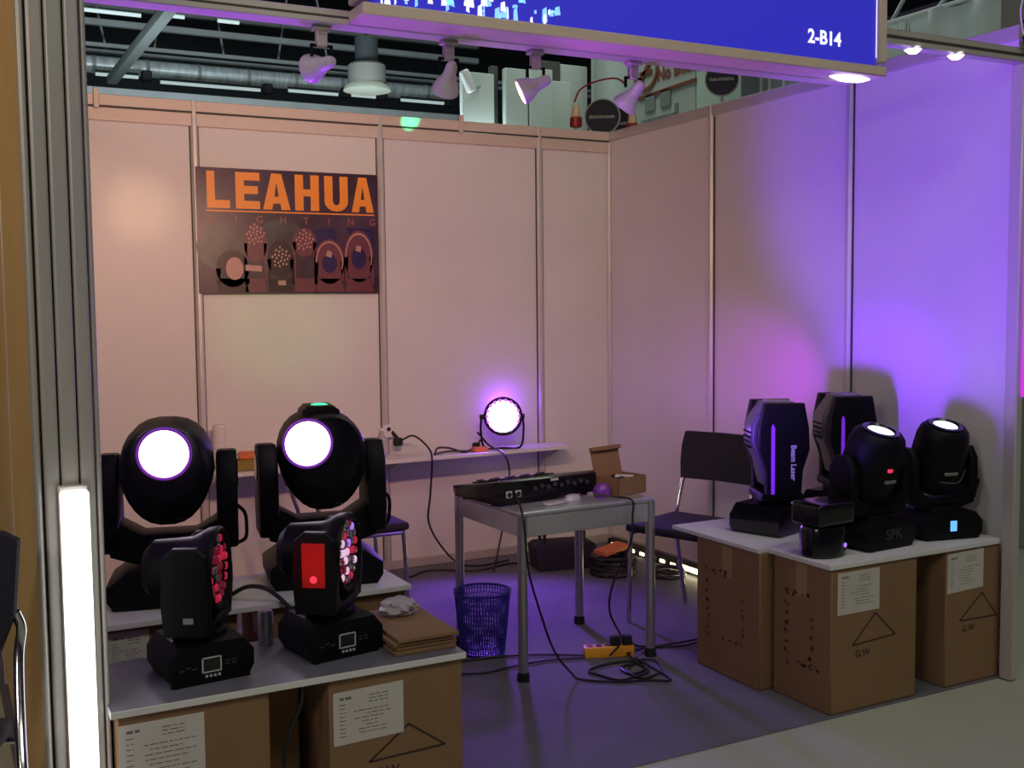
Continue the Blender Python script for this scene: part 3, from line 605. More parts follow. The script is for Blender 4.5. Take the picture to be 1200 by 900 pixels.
# small scanner at the corner
t = thing('mini_scanner_light', 'small glossy black rounded effect light at the corner of the right board', 'stage light', (-.83, -2.70, .545), R(4), None)
b = nb(); lathe(b, [(0, 0), (.080, 0), (.088, .008), (.090, .10), (.084, .112), (0, .115)], n=36, sx=1, sy=.85); obj('base', b, M_gloss, t)
b = nb(); box(b, (-.093, -.073, .118), (.093, .073, .202), .018, seg=3); hd = obj('head', b, M_gloss, t)
b = nb(); box(b, (-.06, -.04, .11), (.06, .04, .125), .003); obj('neck', b, M_matt, t)
b = nb(); lathe(b, [(0, .004), (.007, .002), (.009, 0)], (.035, -.0745, .045), (0, -1, 0), 12); obj('led_lens', b, M_ledv, t, 'small glowing violet lens')

# ============================================================ WALL SHELF AND ITS THINGS
sz = .65
sh = thing('wall_shelf', 'long white shelf along the back wall behind the table', 'shelf', (-1.41, -.12, sz - .018))
b = nb(); prism(b, [(-1.06, -.16), (.98, -.11), (1.04, .095), (-1.06, .095)], 0, .018, 'xy', .002); obj('shelf_board', b, M_white, sh, smooth=False)
for x in (-1.06 + .02, -.07, .92):
    b = nb(); prism(b, [(.095, 0), (-.11, 0), (.095, -.09)], x - .006, x + .006, 'yz'); obj('bracket', b, M_alu, sh)
# PAR light
t = thing('par_light', 'round violet glowing LED par light standing on the white wall shelf', 'stage light', (-.825, -.145, sz), R(-22))
b = nb(); lathe(b, [(0, .07), (.055, .068), (.085, .05), (.100, .02), (.104, -.05), (.110, -.056), (.110, -.068), (.098, -.068), (.096, -.055), (0, -.052)], (0, 0, .185), (0, 1, -.12), 36); hd = obj('housing', b, M_black, t)
ax = Vector((0, -1, .12)).normalized(); c = Vector((0, 0, .185))
b = nb(); lathe(b, [(0, .012), (.05, .010), (.086, .004), (.090, 0)], c + ax * .056, ax, 36); obj('lens', b, M_par, hd, 'bright violet white lens')
for k in range(18):
    a = k * PI / 9; b = nb(); lathe(b, [(.010, 0), (.009, .006), (0, .008)], c + ax * .058 + Vector((math.cos(a) * .090, 0, math.sin(a) * .090)), ax, 8); obj('led_cell', b, M_parrim, hd)
b = nb(); tube(b, [(-.118, 0, .185), (-.122, .0, .10), (-.10, -.01, .010), (0, -.01, .006), (.10, -.01, .010), (.122, .0, .10), (.118, 0, .185)], .006, 8, 6); obj('yoke', b, M_black, t)
b = nb(); cyl(b, (-.128, 0, .185), (-.104, 0, .185), .014, n=14); cyl(b, (.104, 0, .185), (.128, 0, .185), .014, n=14); obj('knob', b, M_rubber, t)
light('par_beam', 'SPOT', c + ax * .09, c + ax * 1.0 + Vector((-.16, 0, -.62)), 85, (.26, .07, 1.0), t, spot_size=R(105), spot_blend=.7, shadow_soft_size=.06)
light('par_spill', 'POINT', c + Vector((.03, .085, .05)), None, 2.6, (.30, .05, 1.0), t, shadow_soft_size=.05)
# cup stack
b = nb(); prof = [(0, 0), (.028, 0)]
for k in range(15): prof += [(.0335, .045 + k * .012), (.0352, .050 + k * .012), (.0340, .053 + k * .012)]
prof += [(.032, .228), (0, .226)]
lathe(b, prof, (-2.41, -.10, sz), n=24); tag(obj('paper_cup_stack', b, M_cup), 'tall stack of white paper cups on the left of the wall shelf', 'cups')
t = thing('food_packet', 'small olive packet with orange red lid on the wall shelf', 'packet', (-2.275, -.17, sz), R(-8))
b = nb(); box(b, (-.075, -.05, 0), (.075, .05, .055), .006); obj('box_body', b, M_olive, t)
b = nb(); box(b, (-.06, -.052, .053), (.077, .045, .09), .012); obj('lid', b, M_orange2, t, 'orange red top')
# bottle
t = thing('water_bottle', 'clear plastic bottle on the shelf beside the wall socket', 'bottle', (-1.555, -.14, sz))
b = nb(); lathe(b, [(0, .003), (.024, 0), (.028, .008), (.026, .03), (.028, .05), (.027, .09), (.024, .11), (.012, .135), (.011, .15)], n=20); obj('bottle_body', b, M_plastic_clear, t)
b = nb(); cyl(b, (0, 0, .149), (0, 0, .163), .0125, n=16); obj('cap', b, M_white, t)
t = thing('water_glass', 'short clear tumbler on the shelf left of the bottle', 'glass', (-1.62, -.155, sz))
b = nb(); lathe(b, [(0, .003), (.018, 0), (.022, .09), (.020, .09), (.016, .006), (0, .006)], n=18); obj('glass_body', b, M_plastic_clear, t)
# socket and plug
t = thing('wall_socket', 'white wall socket on the aluminium post above the shelf', 'socket', (-1.48, -.024, .78))
b = nb(); box(b, (-.022, -.014, -.035), (.032, .006, .035), .004); obj('socket_box', b, M_white, t)
b = nb(); cyl(b, (.008, -.016, .012), (.008, -.011, .012), .012, n=16); obj('outlet', b, M_rubber, t)
t = thing('power_cable', 'black power cable hanging from the wall socket in a long curve to the floor', 'cable', (0, 0, 0))
b = nb(); box(b, (-1.455, -.085, .70), (-1.405, -.045, .745), .008); cyl(b, (-1.43, -.065, .74), (-1.45, -.03, .775), .010, n=12); obj('plug', b, M_rubber, t)
b = nb(); tube(b, [(-1.42, -.08, .73), (-1.37, -.15, .76), (-1.34, -.29, .70), (-1.335, -.31, .62), (-1.335, -.28, .45), (-1.33, -.24, .30), (-1.25, -.2, .16), (-1.12, -.16, .03), (-1.0, -.2, .008), (-.8, -.16, .008)], .0055, 7, 6); obj('cord', b, M_cable, t)
t = thing('loose_power_cord', 'short black cord with plug lying on the shelf beside the orange item', 'cable', (0, 0, 0))
b = nb(); tube(b, [(-1.27, -.2, sz + .006), (-1.22, -.13, sz + .03), (-1.16, -.15, sz + .028), (-1.10, -.2, sz + .008), (-1.02, -.14, sz + .008), (-.99, -.13, sz + .02)], .006, 7, 6); tube(b, [(-1.27, -.19, sz + .006), (-1.15, -.12, sz + .006), (-1.04, -.17, sz + .006)], .005, 7, 6); obj('cord', b, M_cable, t)
b = nb(); box(b, (-1.005, -.15, sz + .012), (-.965, -.115, sz + .045), .006); cyl(b, (-.97, -.13, sz + .04), (-.955, -.13, sz + .058), .006, n=8); obj('plug', b, M_rubber, t)
b = nb(); box(b, (-1.035, -.215, sz), (-.945, -.165, sz + .028), .009, seg=2); tag(obj('orange_pouch', b, M_orange2), 'small orange pouch on the shelf beside the violet par light', 'pouch')
t = thing('par_cable', 'thin black cable hanging from the par light over the shelf edge', 'cable', (0, 0, 0))
b = nb(); tube(b, [(-.96, -.10, sz + .10), (-.93, -.19, sz + .03), (-.90, -.29, sz + .0), (-.875, -.32, sz - .08), (-.87, -.30, sz - .25), (-.88, -.26, .25), (-.95, -.30, .06), (-1.0, -.36, .008)], .0055, 7, 6); obj('cord', b, M_cable, t)

# ============================================================ TABLE
tb = thing('metal_table', 'silver metal table on round legs in the middle of the booth', 'table', (-1.387, -1.692, 0), R(1.2))
tw, td, tz = .305, .275, .668
b = nb(); box(b, (-tw - .012, -td - .012, tz - .022), (tw + .012, td + .012, tz), .010, seg=3); obj('tabletop', b, M_tabletop, tb)
for a, c in (((-tw, -td - .008, tz - .10), (tw, -td + .008, tz - .018)), ((-tw, td - .008, tz - .10), (tw, td + .008, tz - .018)), ((-tw - .008, -td, tz - .10), (-tw + .008, td, tz - .018)), ((tw - .008, -td, tz - .10), (tw + .008, td, tz - .018))):
    b = nb(); box(b, a, c, .002); obj('apron', b, M_tabletop, tb)
for sx in (-1, 1):
    for sy in (-1, 1):
        b = nb(); cyl(b, (sx * tw, sy * td, .03), (sx * tw, sy * td, tz - .012), .0195, n=20); lg = obj('leg', b, M_tube, tb)
        b = nb(); cyl(b, (sx * tw, sy * td, 0), (sx * tw, sy * td, .035), .025, .023, n=18); obj('foot', b, M_rubber, lg)
# DMX console
cs = thing('lighting_console', 'black lighting control desk on the metal table, its socket side towards the aisle', 'console', (-1.505, -1.665, tz), R(8))
b = nb(); prism(b, [(-.15, .012), (.13, .012), (.145, .035), (.145, .055), (-.135, .100), (-.15, .092)], -.265, .265, 'yz', .006); obj('console_body', b, M_gloss, cs)
b = nb()
for sx in (-.23, .23):
    for sy in (-.11, .1): cyl(b, (sx, sy, 0), (sx, sy, .014), .014, n=12)
obj('foot', b, M_rubber, cs)
for x in (-.19, -.145):
    b = nb(); box(b, (x - .015, -.1545, .032), (x + .015, -.149, .060), .003); k = obj('port', b, M_print_w, cs)
    b = nb(); cyl(b, (x, -.156, .046), (x, -.153, .046), .010, n=14); obj('port_hole', b, M_rubber, k)
for k in range(9):
    x = -.06 + k * .034; b = nb(); cyl(b, (x, -.156, .066 if k % 2 else .058), (x, -.149, .066 if k % 2 else .058), .009, n=12); obj('connector', b, M_greyp2, cs)
b = nb(); box(b, (.02, -.153, .08), (.06, -.149, .090), .001); obj('logo_plate', b, M_print_w, cs)
S_ = math.atan2(.045, .28)
b = nb()
for k in range(14): box(b, (-.245 + k * .026, -.07, .0), (-.237 + k * .026, .03, .006), .001, Matrix.Translation((0, 0, .080)) @ Matrix.Rotation(-S_, 4, 'X'))
obj('fader_slot', b, M_matt, cs)
for k in range(14): b = nb(); box(b, (-.249 + k * .026, -.02 + .02 * math.sin(k * 2.1), .004), (-.233 + k * .026, -.006 + .02 * math.sin(k * 2.1), .013), .002, Matrix.Translation((0, 0, .080)) @ Matrix.Rotation(-S_, 4, 'X')); obj('fader', b, M_print_g, cs)
# mouse, adapter, glove-like scrap on the table
b = nb(); lathe(b, [(0, 0), (.9, 0), (1, .3), (.75, .85), (0, 1)], n=20)
for v in b.verts: v.co = Vector((v.co.x * .05, v.co.y * .028, v.co.z * .030))
m = obj('computer_mouse', b, M_lampbody, loc=(-1.40, -1.875, tz), rot=(0, 0, .5)); tag(m, 'pale computer mouse on the table in front of the console', 'mouse')
b = nb(); box(b, (-.05, -.022, 0), (.05, .022, .012), .005); m = obj('tissue_scrap', b, M_lampbody, loc=(-1.50, -1.90, tz), rot=(0, 0, .25)); tag(m, 'flat whitish scrap on the table left of the mouse', 'scrap')
b = nb(); lathe(b, [(0, 0), (.03, 0), (.037, .015), (.034, .04), (.02, .055), (0, .058)], (-1.242, -1.85, tz), n=24); tag(obj('violet_ball', b, mat('violet_translucent', (.35, .08, .75), .25, trans=.4)), 'small round violet translucent object between console and open carton', 'ornament')
# small open carton on the table
oc = thing('small_open_carton', 'small brown cardboard carton with raised lid on the right of the metal table', 'box', (-1.118, -1.80, tz), R(14))
w, d, h = .085, .07, .075
for a, c in (((-w, -d, 0), (w, -d + .004, h)), ((-w, d - .004, 0), (w, d, h)), ((-w, -d, 0), (-w + .004, d, h)), ((w - .004, -d, 0), (w, d, h))):
    b = nb(); box(b, a, c); obj('side', b, M_card, oc)
b = nb(); box(b, (-w, -d, 0), (w, d, .003)); obj('bottom', b, M_card, oc)
b = nb(); box(b, (-w, 0, 0), (w, .004, .105), 0, Matrix.Translation((0, d - .004, h)) @ Matrix.Rotation(R(-14), 4, 'X')); obj('lid', b, M_card, oc)
b = nb(); box(b, (-w - .003, -.018, .1), (w + .003, .006, .118), .002, Matrix.Translation((0, d - .004, h)) @ Matrix.Rotation(R(-14), 4, 'X')); obj('lid_lip', b, M_card2, oc)
for k in range(5): 
    b = nb(); box(b, (-.03, -.01, 0), (.03, .01, .012), .003, Matrix.Translation((-.035 + k * .018, -.02 + .02 * (k % 3), h - .014 + .004 * (k % 2))) @ Matrix.Rotation(k * .7, 4, 'Z')); m = obj('paper_bit', b, M_paper if k % 2 else M_print_g, oc)

# ============================================================ CHAIRS
def chair(label, loc, rz):
    t = thing('visitor_chair', label, 'chair', loc, rz, 'black visitor chairs inside the booth')
    b = nb(); box(b, (-.21, -.21, .425), (.21, .20, .462), .016, seg=3); obj('seat', b, M_fabric, t)
    b = nb(); t2 = bmesh.new(); rows = []
    for z, y, w in ((.62, .235, .20), (.70, .245, .208), (.78, .258, .208), (.845, .268, .195)):
        rows.append([(x * w, y + .022 * (1 - abs(x)) ** 1, z) for x in (-1, -.5, 0, .5, 1)])
    fr = [[t2.verts.new(p) for p in r] for r in rows]; bk = [[t2.verts.new((p[0], p[1] + .026, p[2])) for p in r] for r in rows]
    for i in range(3):
        for j in range(4):
            t2.faces.new((fr[i][j], fr[i][j + 1], fr[i + 1][j + 1], fr[i + 1][j])); t2.faces.new((bk[i][j + 1], bk[i][j], bk[i + 1][j], bk[i + 1][j + 1]))
    for i in range(3):
        for j in (0, 4): t2.faces.new((fr[i][j], fr[i + 1][j], bk[i + 1][j], bk[i][j]))
    for j in range(4):
        for i in (0, 3): t2.faces.new((fr[i][j], fr[i][j + 1], bk[i][j + 1], bk[i][j]))
    merge(b, t2); obj('backrest', b, M_fabric, t)
    for s in (-1, 1):
        b = nb(); tube(b, [(s * .195, -.20, .0), (s * .195, -.19, .30), (s * .195, -.18, .425)], .011, 10, 3); obj('leg', b, M_chrome, t)
        b = nb(); tube(b, [(s * .195, .27, .0), (s * .195, .22, .22), (s * .195, .19, .42), (s * .195, .225, .56), (s * .19, .262, .66)], .011, 10, 4); obj('leg', b, M_chrome, t)
    b = nb(); tube(b, [(-.195, -.18, .415), (-.195, .19, .415), (.195, .19, .415), (.195, -.18, .415)], .010, 8, 0); obj('seat_frame', b, M_chrome, t)
    return t
chair('black chair turned to the table, behind the right counter', (-.63, -1.63, 0), R(-70))
chair('black chair mostly hidden behind the large moving heads on the left', (-1.95, -.76, 0), R(90))

# neighbour's chair beyond the column
t = thing('neighbour_chair', 'dark chair with bent metal leg left of the column, outside the booth', 'chair', (-3.74, -3.02, 0), R(-20))
b = nb(); prism(b, [(-.17, .70), (.16, .70), (.20, .80), (.215, .965), (.18, .985), (-.2, .985), (-.22, .95), (-.2, .78)], .02, .05, 'xz', .01); obj('backrest', b, M_fabric, t)
b = nb(); box(b, (-.2, -.40, .53), (.19, .02, .575), .02, seg=3); obj('seat', b, M_fabric, t)
b = nb(); tube(b, [(.195, .045, .80), (.205, .05, .76), (.2, .04, .70), (.215, -.02, .58), (.24, -.10, .45), (.245, -.11, .30), (.245, -.11, 0)], .012, 10); obj('leg', b, M_chrome, t)
b = nb(); tube(b, [(-.195, .045, .80), (-.205, .05, .76), (-.2, .04, .70), (-.215, -.02, .58), (-.24, -.10, .45), (-.245, -.11, .30), (-.245, -.11, 0)], .012, 10); obj('leg', b, M_chrome, t)
b = nb(); tube(b, [(.2, -.38, .53), (.205, -.385, .3), (.205, -.39, 0)], .012, 10); obj('leg', b, M_chrome, t)
b = nb(); tube(b, [(-.2, -.38, .53), (-.205, -.385, .3), (-.205, -.39, 0)], .012, 10); obj('leg', b, M_chrome, t)
b = nb(); tube(b, [(-.21, -.0, .525), (.21, -.0, .525)], .008, 8, 0); obj('seat_rail', b, M_chrome, t)

# ============================================================ LED TUBE AND ADDED MAGENTA STRIP
t = thing('led_tube_or_added_glow', 'upright glowing white LED tube on the front of the left column', 'lamp', (-3.404, -2.985, 0))
b = nb(); box(b, (-.031, -.028, .06), (.031, .012, 1.052), .010, seg=3); obj('diffuser', b, M_tubew, t)
b = nb(); box(b, (-.033, .008, .05), (.033, .028, 1.062), .003); obj('backing', b, M_alu, t)
t = thing('led_tube_or_added_glow', 'added magenta glow strip on the outer face of the right wall end post', 'lamp', (-.008, -2.905, 0))  # added strip, stands in for magenta light past the post
b = nb(); box(b, (-.012, -.02, 1.10), (.02, .02, 2.30), .006, seg=2); obj('diffuser', b, M_magglow, t)  # glowing front of the added magenta strip
b = nb(); box(b, (-.014, .018, 1.09), (.02, .026, 2.31), .002); obj('backing', b, M_alu, t)  # back of the added magenta strip

# ============================================================ BIN
t = thing('waste_bin', 'blue wire mesh waste bin beside the left table leg', 'bin', (-1.665, -1.575, 0))
H, r0, rt = .265, .092, .118
b = nb(); lathe(b, [(rt, H), (rt + .005, H + .004), (rt + .005, H - .006), (rt - .003, H - .006), (rt, H)], n=36); obj('rim', b, M_bin, t)
b = nb(); lathe(b, [(0, .0), (r0, .0), (r0, .012), (0, .012)], n=32); obj('bottom', b, M_bin, t)
b = nb()
for k in range(56):
    a = 2 * PI * k / 56
    for tw_ in (.16, -.16): tube(b, [(r0 * math.cos(a), r0 * math.sin(a), .008), ((r0 + rt) / 2 * math.cos(a + tw_ / 2), (r0 + rt) / 2 * math.sin(a + tw_ / 2), H / 2), (rt * math.cos(a + tw_), rt * math.sin(a + tw_), H)], .0019, 4, 0)
for k in range(12):
    z = .02 + k * .021; rr_ = r0 + (rt - r0) * z / H; tube(b, [(rr_ * math.cos(q * PI / 14), rr_ * math.sin(q * PI / 14), z) for q in range(29)], .0019, 4, 0)
obj('wire_mesh', b, M_bin, t, kind='stuff')

# ============================================================ FLOOR CABLES, POWER STRIP
def cable(name, label, pts, r=.0045, mt=None, cat='cable'):
    b = nb(); tube(b, pts, r, 7, 6); return tag(obj(name, b, mt or M_cable), label, cat)
P = lambda px, py, z=.007: tuple(at(px, py, 2, z))
cable('floor_cable', 'black cable running from the bin to the power strip, upper of two', [P(535, 776), P(560, 772), P(600, 768), P(640, 767), P(684, 768)])
cable('floor_cable', 'black cable running left below the bin from the power strip', [P(535, 790), P(570, 788), P(600, 781), P(640, 774), P(686, 771)])
cable('console_cable', 'black cable from the console over the left table leg to the tangle', [(-1.64, -1.83, tz + .05), (-1.695, -1.985, tz + .012), (-1.70, -2.02, tz - .06), (-1.69, -2.03, .45), (-1.64, -2.03, .28), (-1.58, -2.03, .12), (-1.52, -2.06, .03), P(680, 796), P(720, 799), P(760, 797), P(786, 797), P(770, 785), P(745, 771)])
cable('console_cable', 'black cable from the console over the table front to the power strip', [(-1.30, -1.88, tz + .02), (-1.235, -1.93, tz + .012), (-1.19, -1.995, tz + .004), (-1.19, -2.0, tz - .06), (-1.20, -2.0, .50), (-1.24, -1.93, .32), (-1.25, -1.92, .20), (-1.20, -1.93, .08), P(715, 768, .04)])
cable('tangled_cable', 'tangled black cable heap in front of the orange power strip', [P(735, 765, .02), P(745, 776), P(760, 786), P(745, 793), P(725, 797), P(705, 792), P(690, 786), P(712, 778), P(735, 775), P(765, 773), P(775, 785), P(755, 795), P(735, 786), P(748, 776), P(758, 783), P(740, 790), P(728, 782), P(745, 777)], .005)
cable('floor_cable', 'black cable running right from the power strip to the cartons', [P(733, 760, .03), P(738, 752, .02), P(748, 757), P(775, 757), P(800, 757), P(822, 751)])
cable('floor_cable', 'second black cable running right under the table to the cartons', [P(735, 766, .02), P(760, 758), P(790, 754), P(822, 748)], .004)
cable('floor_cable', 'black cable along the foot of the back wall', [P(480, 676), P(505, 668), P(560, 668), P(600, 660), P(640, 660), P(670, 664)], .006)
cable('counter_cable', 'black cable hanging down between the front left cartons', [(-2.84, -2.66, .54), (-2.86, -2.60, .525), (-2.90, -2.59, .40), P(320, 860, .3), P(318, 880, .22), (-2.92, -2.86, .01)], .005) if False else cable('counter_cable', 'black cable hanging down between the front left cartons', [(-2.875, -2.985, .495), (-2.88, -2.985, .45), (-2.91, -2.98, .38), (-2.92, -2.96, .30), (-2.91, -2.93, .15), (-2.90, -2.9, .01)], .005)
cable('fixture_cable', 'black cable looping between the two pairs of left fixtures', [(-2.86, -2.17, .545), (-2.82, -2.23, .58), (-2.77, -2.27, .575), (-2.72, -2.30, .53), (-2.70, -2.38, .50), (-2.72, -2.55, .535), (-2.74, -2.68, .545)], .007)
a, c = Vector(P(684, 770, 0)), Vector(P(742, 767, 0)); ps = thing('power_strip', 'orange power strip with two black plugs on the carpet under the table', 'power strip', tuple((a + c) / 2), math.atan2((c - a).y, (c - a).x))
Lh = (c - a).length / 2
b = nb(); box(b, (-Lh, -.028, 0), (Lh, .028, .045), .008, seg=2); obj('strip_body', b, M_orange, ps)
for k in range(5): b = nb(); cyl(b, (-Lh * .75 + k * Lh * .36, 0, .043), (-Lh * .75 + k * Lh * .36, 0, .047), .014, n=14); obj('outlet', b, M_redm if k == 0 else M_rubber, ps)
for x in (Lh * .25, Lh * .75): b = nb(); box(b, (x - .02, -.018, .045), (x + .02, .018, .085), .008, seg=2); obj('plug', b, M_rubber, ps)

# bag, coils and LED bar by the right wall
t = thing('tool_bag', 'black open bag with two handles on the floor against the back wall', 'bag', (-.60, -.42, 0), R(-12))
b = nb(); prism(b, [(-.16, 0), (.16, 0), (.18, .13), (.15, .15), (-.15, .15), (-.18, .13)], -.09, .09, 'xz', .02); obj('bag_body', b, M_fabric, t)
for y in (-.05, .05): b = nb(); tube(b, [(-.11, y, .13), (-.115, y, .2), (-.09, y, .245), (.0, y, .255), (.09, y, .245), (.115, y, .2), (.11, y, .13)], .009, 8); obj('handle', b, M_rubber, t)
b = nb(); box(b, (-.09, -.05, 0), (.09, .05, .03), .012, seg=2); tag(obj('orange_cloth', b, M_orange2, loc=(-.45, -.70, .122), rot=(0, R(-8), R(10))), 'orange folded cloth on top of the black cable coils', 'cloth')
for k, (x, y, r, z) in enumerate(((-.44, -.70, .12, .017), (-.44, -.70, .115, .043), (-.43, -.70, .11, .069), (-.44, -.69, .105, .095), (-.235, -.93, .08, .017), (-.235, -.93, .075, .043))):
    b = nb(); pts = []
    for q in range(60): a = q * 2 * PI / 20; rr_ = r * (1 + .07 * math.sin(q * 1.3 + k)); pts.append((x + rr_ * math.cos(a), y + rr_ * math.sin(a), z + .003 * math.sin(q * .9 + k)))
    tube(b, pts, .009, 7, 2); tag(obj('cable_coil', b, M_cable), ['lowest black cable coil of the pile under the orange cloth', 'second lowest black cable coil under the orange cloth', 'second highest black cable coil under the orange cloth', 'topmost black cable coil right under the orange cloth', 'lower flat black cable coil beside the right wall', 'upper flat black cable coil beside the right wall'][k], 'cable', 'cable coils under the orange cloth' if k < 4 else 'flat cable coils by the right wall')
t = thing('led_light_bar', 'low glowing warm LED bar lying along the foot of the right wall', 'light bar', (-.07, -.72, 0))
b = nb(); box(b, (-.02, -.62, 0), (.03, .62, .05), .004); obj('bar_body', b, M_rubber, t)
for k in range(12):
    y = .55 - k * .10; b = nb(); big = k > 6; box(b, (-.026, y - (.045 if big else .022), .012), (-.018, y + (.045 if big else .022), .040 if big else .030), .002); obj('led_segment', b, M_led_y, t)
light('led_bar_glow', 'AREA', (-.04, -.3, .03), (-1, -.3, -.03), .5, (1, .85, .5), t, shape='RECTANGLE', size=.5, size_y=.03)

# clamps on the right end post
for k, (z, l) in enumerate(((2.485, 'upper black clamp on the right wall end post by the upper beam'), (2.425, 'lower black clamp on the right wall end post by the upper beam'))):
    t = thing('clamp', l, 'clamp', (-.05, -2.925, z), 0, 'black clamps on the right end post')
    b = nb(); box(b, (-.022, -.018, -.022), (.022, .018, .018), .004); obj('clamp_body', b, M_rubber, t)
    b = nb(); cyl(b, (-.04, 0, 0), (-.02, 0, 0), .006, n=10); obj('screw', b, M_rubber, t)
cable('clamp_cable', 'thin pale cable looping down beside the black clamps', [(-.09, -2.93, 2.60), (-.115, -2.93, 2.52), (-.10, -2.93, 2.45), (-.07, -2.93, 2.425), (-.0, -2.93, 2.42)], .003, M_white)

# ============================================================ HALL BEHIND
b = nb(); box(b, (-14, -2, 8.6), (18, 22, 8.7)); struct('ceiling', b, M_dark)
b = nb(); box(b, (-14, 21, 0), (18, 21.1, 8.7)); struct('wall_hall', b, M_dark)
YB = 15.0
def beamX(px0, py0, px1, py1, th, m, name, label, cat, Y=YB, round_=False, group=None):
    a, c = at(px0, py0, 1, Y), at(px1, py1, 1, Y); z = (a.z + c.z) / 2; b = nb()
    x0, x1 = a.x - 4, c.x
    if round_: cyl(b, (x0, Y, z), (x1, Y, z), th, n=20)
    else: box(b, (x0, Y - th, z - th), (x1, Y + th, z + th), .01)
    return tag(obj(name, b, m), label, cat, group)
beamX(90, 28, 560, 68, .055, M_steel, 'roof_beam', 'grey roof beam, topmost of the bars seen over the back wall', 'beam', group='steel bars under the hall roof')
beamX(90, 53, 700, 105, .035, M_steel, 'roof_beam', 'thin grey roof bar above the silver duct', 'beam', group='steel bars under the hall roof')
beamX(90, 60, 700, 112, .035, M_steel, 'roof_beam', 'thin grey roof bar just over the silver duct', 'beam', YB + .5, group='steel bars under the hall roof')
beamX(90, 10, 560, 50, .05, M_steel, 'roof_beam', 'grey roof bar just beneath the violet front beam', 'beam', YB + 1, group='steel bars under the hall roof')
beamX(95, 103, 545, 141, .06, M_steel, 'roof_beam', 'dark blue-grey bar lowest over the back wall', 'beam', YB - 2, group='steel bars under the hall roof')
p0, p1 = at(95, 76, 1, YB), at(520, 109, 1, YB)
t = thing('air_duct', 'long silver round air duct under the hall roof', 'duct', (0, YB, (p0.z + p1.z) / 2))
b = nb(); cyl(b, (p0.x - 3, 0, 0), (p1.x, 0, 0), .15, n=24); obj('duct_pipe', b, M_duct, t)
for k in range(12): b = nb(); x = p0.x - 2.5 + k * .9; cyl(b, (x - .03, 0, 0), (x + .03, 0, 0), .162, n=24); obj('duct_joint', b, M_steel, t)
M_hl = mat('hall_tube_lamp', (.8, .9, .9), .5, emit=(.36, .45, .45), es=.7)
for i, (a, c, py) in enumerate(((112, 162, 86.5), (188, 305, 96), (338, 396, 106), (412, 440, 111.5), (470, 520, 117))):
    q0, q1 = at(a, py, 1, YB - .6), at(c, py + (c - a) * .085, 1, YB - .6); t = thing('ceiling_tube_lamp', ['shortest white tube lamp at the left under the duct', 'long white tube lamp under the duct, second from left', 'white tube lamp under the duct below the leftmost spotlight', 'short white tube lamp under the duct, beneath the bell lamp', 'white tube lamp at the right end of the duct'][i], 'lamp', ((q0.x + q1.x) / 2, YB - .6, (q0.z + q1.z) / 2), 0, 'tube lamps hung under the duct')
    hw = (q1.x - q0.x) / 2; b = nb(); cyl(b, (-hw, 0, 0), (hw, 0, 0), .03, n=10); obj('tube', b, M_hl, t); b = nb(); box(b, (-hw, -.03, .03), (hw, .03, .07)); obj('housing', b, M_dark, t)
    b = nb(); box(b, (hw + .05, -.08, -.06), (hw + .22, .08, .12), .02); obj('hanger', b, M_rubber, t)
for px in (30, 17):                     # lamps in the top gap
    pass
for i, (a, c, py) in enumerate(((80, 165, 9), (200, 216, 18.5), (255, 280, 24))):
    q0, q1 = at(a, py, 1, YB - 1), at(c, py + (c - a) * .085, 1, YB - 1); b = nb(); cyl(b, (q0.x, YB - 1, q0.z), (q1.x, YB - 1, q0.z), .035, n=10); tag(obj('roof_tube_lamp', b, M_hl), ['longest pale tube lamp just under the violet beam at upper left', 'short pale tube lamp just under the violet beam, middle of three', 'pale tube lamp just under the violet beam, rightmost of three'][i], 'lamp', 'tube lamps high under the roof')
q = at(131, 94, 1, 12.0); q2 = at(188, 12, 2, q.z)
b = nb(); prism(b, [(q.x - .07, 12.0), (q.x + .07, 12.0), (q.x + .07, q2.y - 1.5), (q.x - .07, q2.y - 1.5)] if q2.y > 12 else [(q.x - .07, q2.y - 1.5), (q.x + .07, q2.y - 1.5), (q.x + .07, 12.0), (q.x - .07, 12.0)], q.z - .06, q.z + .06, 'xy', .01); tag(obj('cross_beam', b, mat('dark_steel', (.09, .10, .10), .6)), 'grey slanting beam crossing the roof bars at upper left', 'beam')
for i, (px, py, s) in enumerate(((125, 40, -.5), (180, 38, .3), (262, 45, -.35), (325, 52, .4), (385, 60, -.4))):
    q = at(px, py, 1, YB + .8); b = nb(); cyl(b, (q.x, YB + .8, q.z - .35), (q.x + s, YB + .8, 8.6), .022, n=8); tag(obj('hanger_rod', b, M_steel), 'thin slanting hanger rod, ' + ['leftmost of five under the roof', 'second from left under the roof', 'middle one under the roof', 'fourth from left under the roof', 'rightmost, just left of the first spotlight'][i], 'rod', 'thin hanger rods between the roof bars')
# dim hanging high-bay lamp
q = at(430, 92, 1, 9.0); t = thing('high_bay_lamp', 'grey bell-shaped hall lamp hanging right of the leftmost spotlight', 'lamp', (q.x, 9.0, q.z))
b = nb(); lathe(b, [(0, .2), (.23, .2), (.26, .17), (.26, -.06), (.24, -.08), (0, -.08)], n=28); obj('lamp_body', b, mat('hall_lamp_grey', (.12, .12, .11), .5), t)
b = nb(); lathe(b, [(.24, -.07), (.31, -.12), (.33, -.17), (.20, -.2), (0, -.2)], n=28); obj('lamp_shade', b, mat('hall_lamp_glass', (.2, .22, .19), .4, emit=(.25, .3, .24), es=.5), t)
b = nb(); cyl(b, (0, 0, .2), (0, 0, 8.6 - q.z), .015, n=8); cyl(b, (0, 0, .2), (0, 0, .55), .16, n=20); obj('lamp_stem', b, M_dark, t)
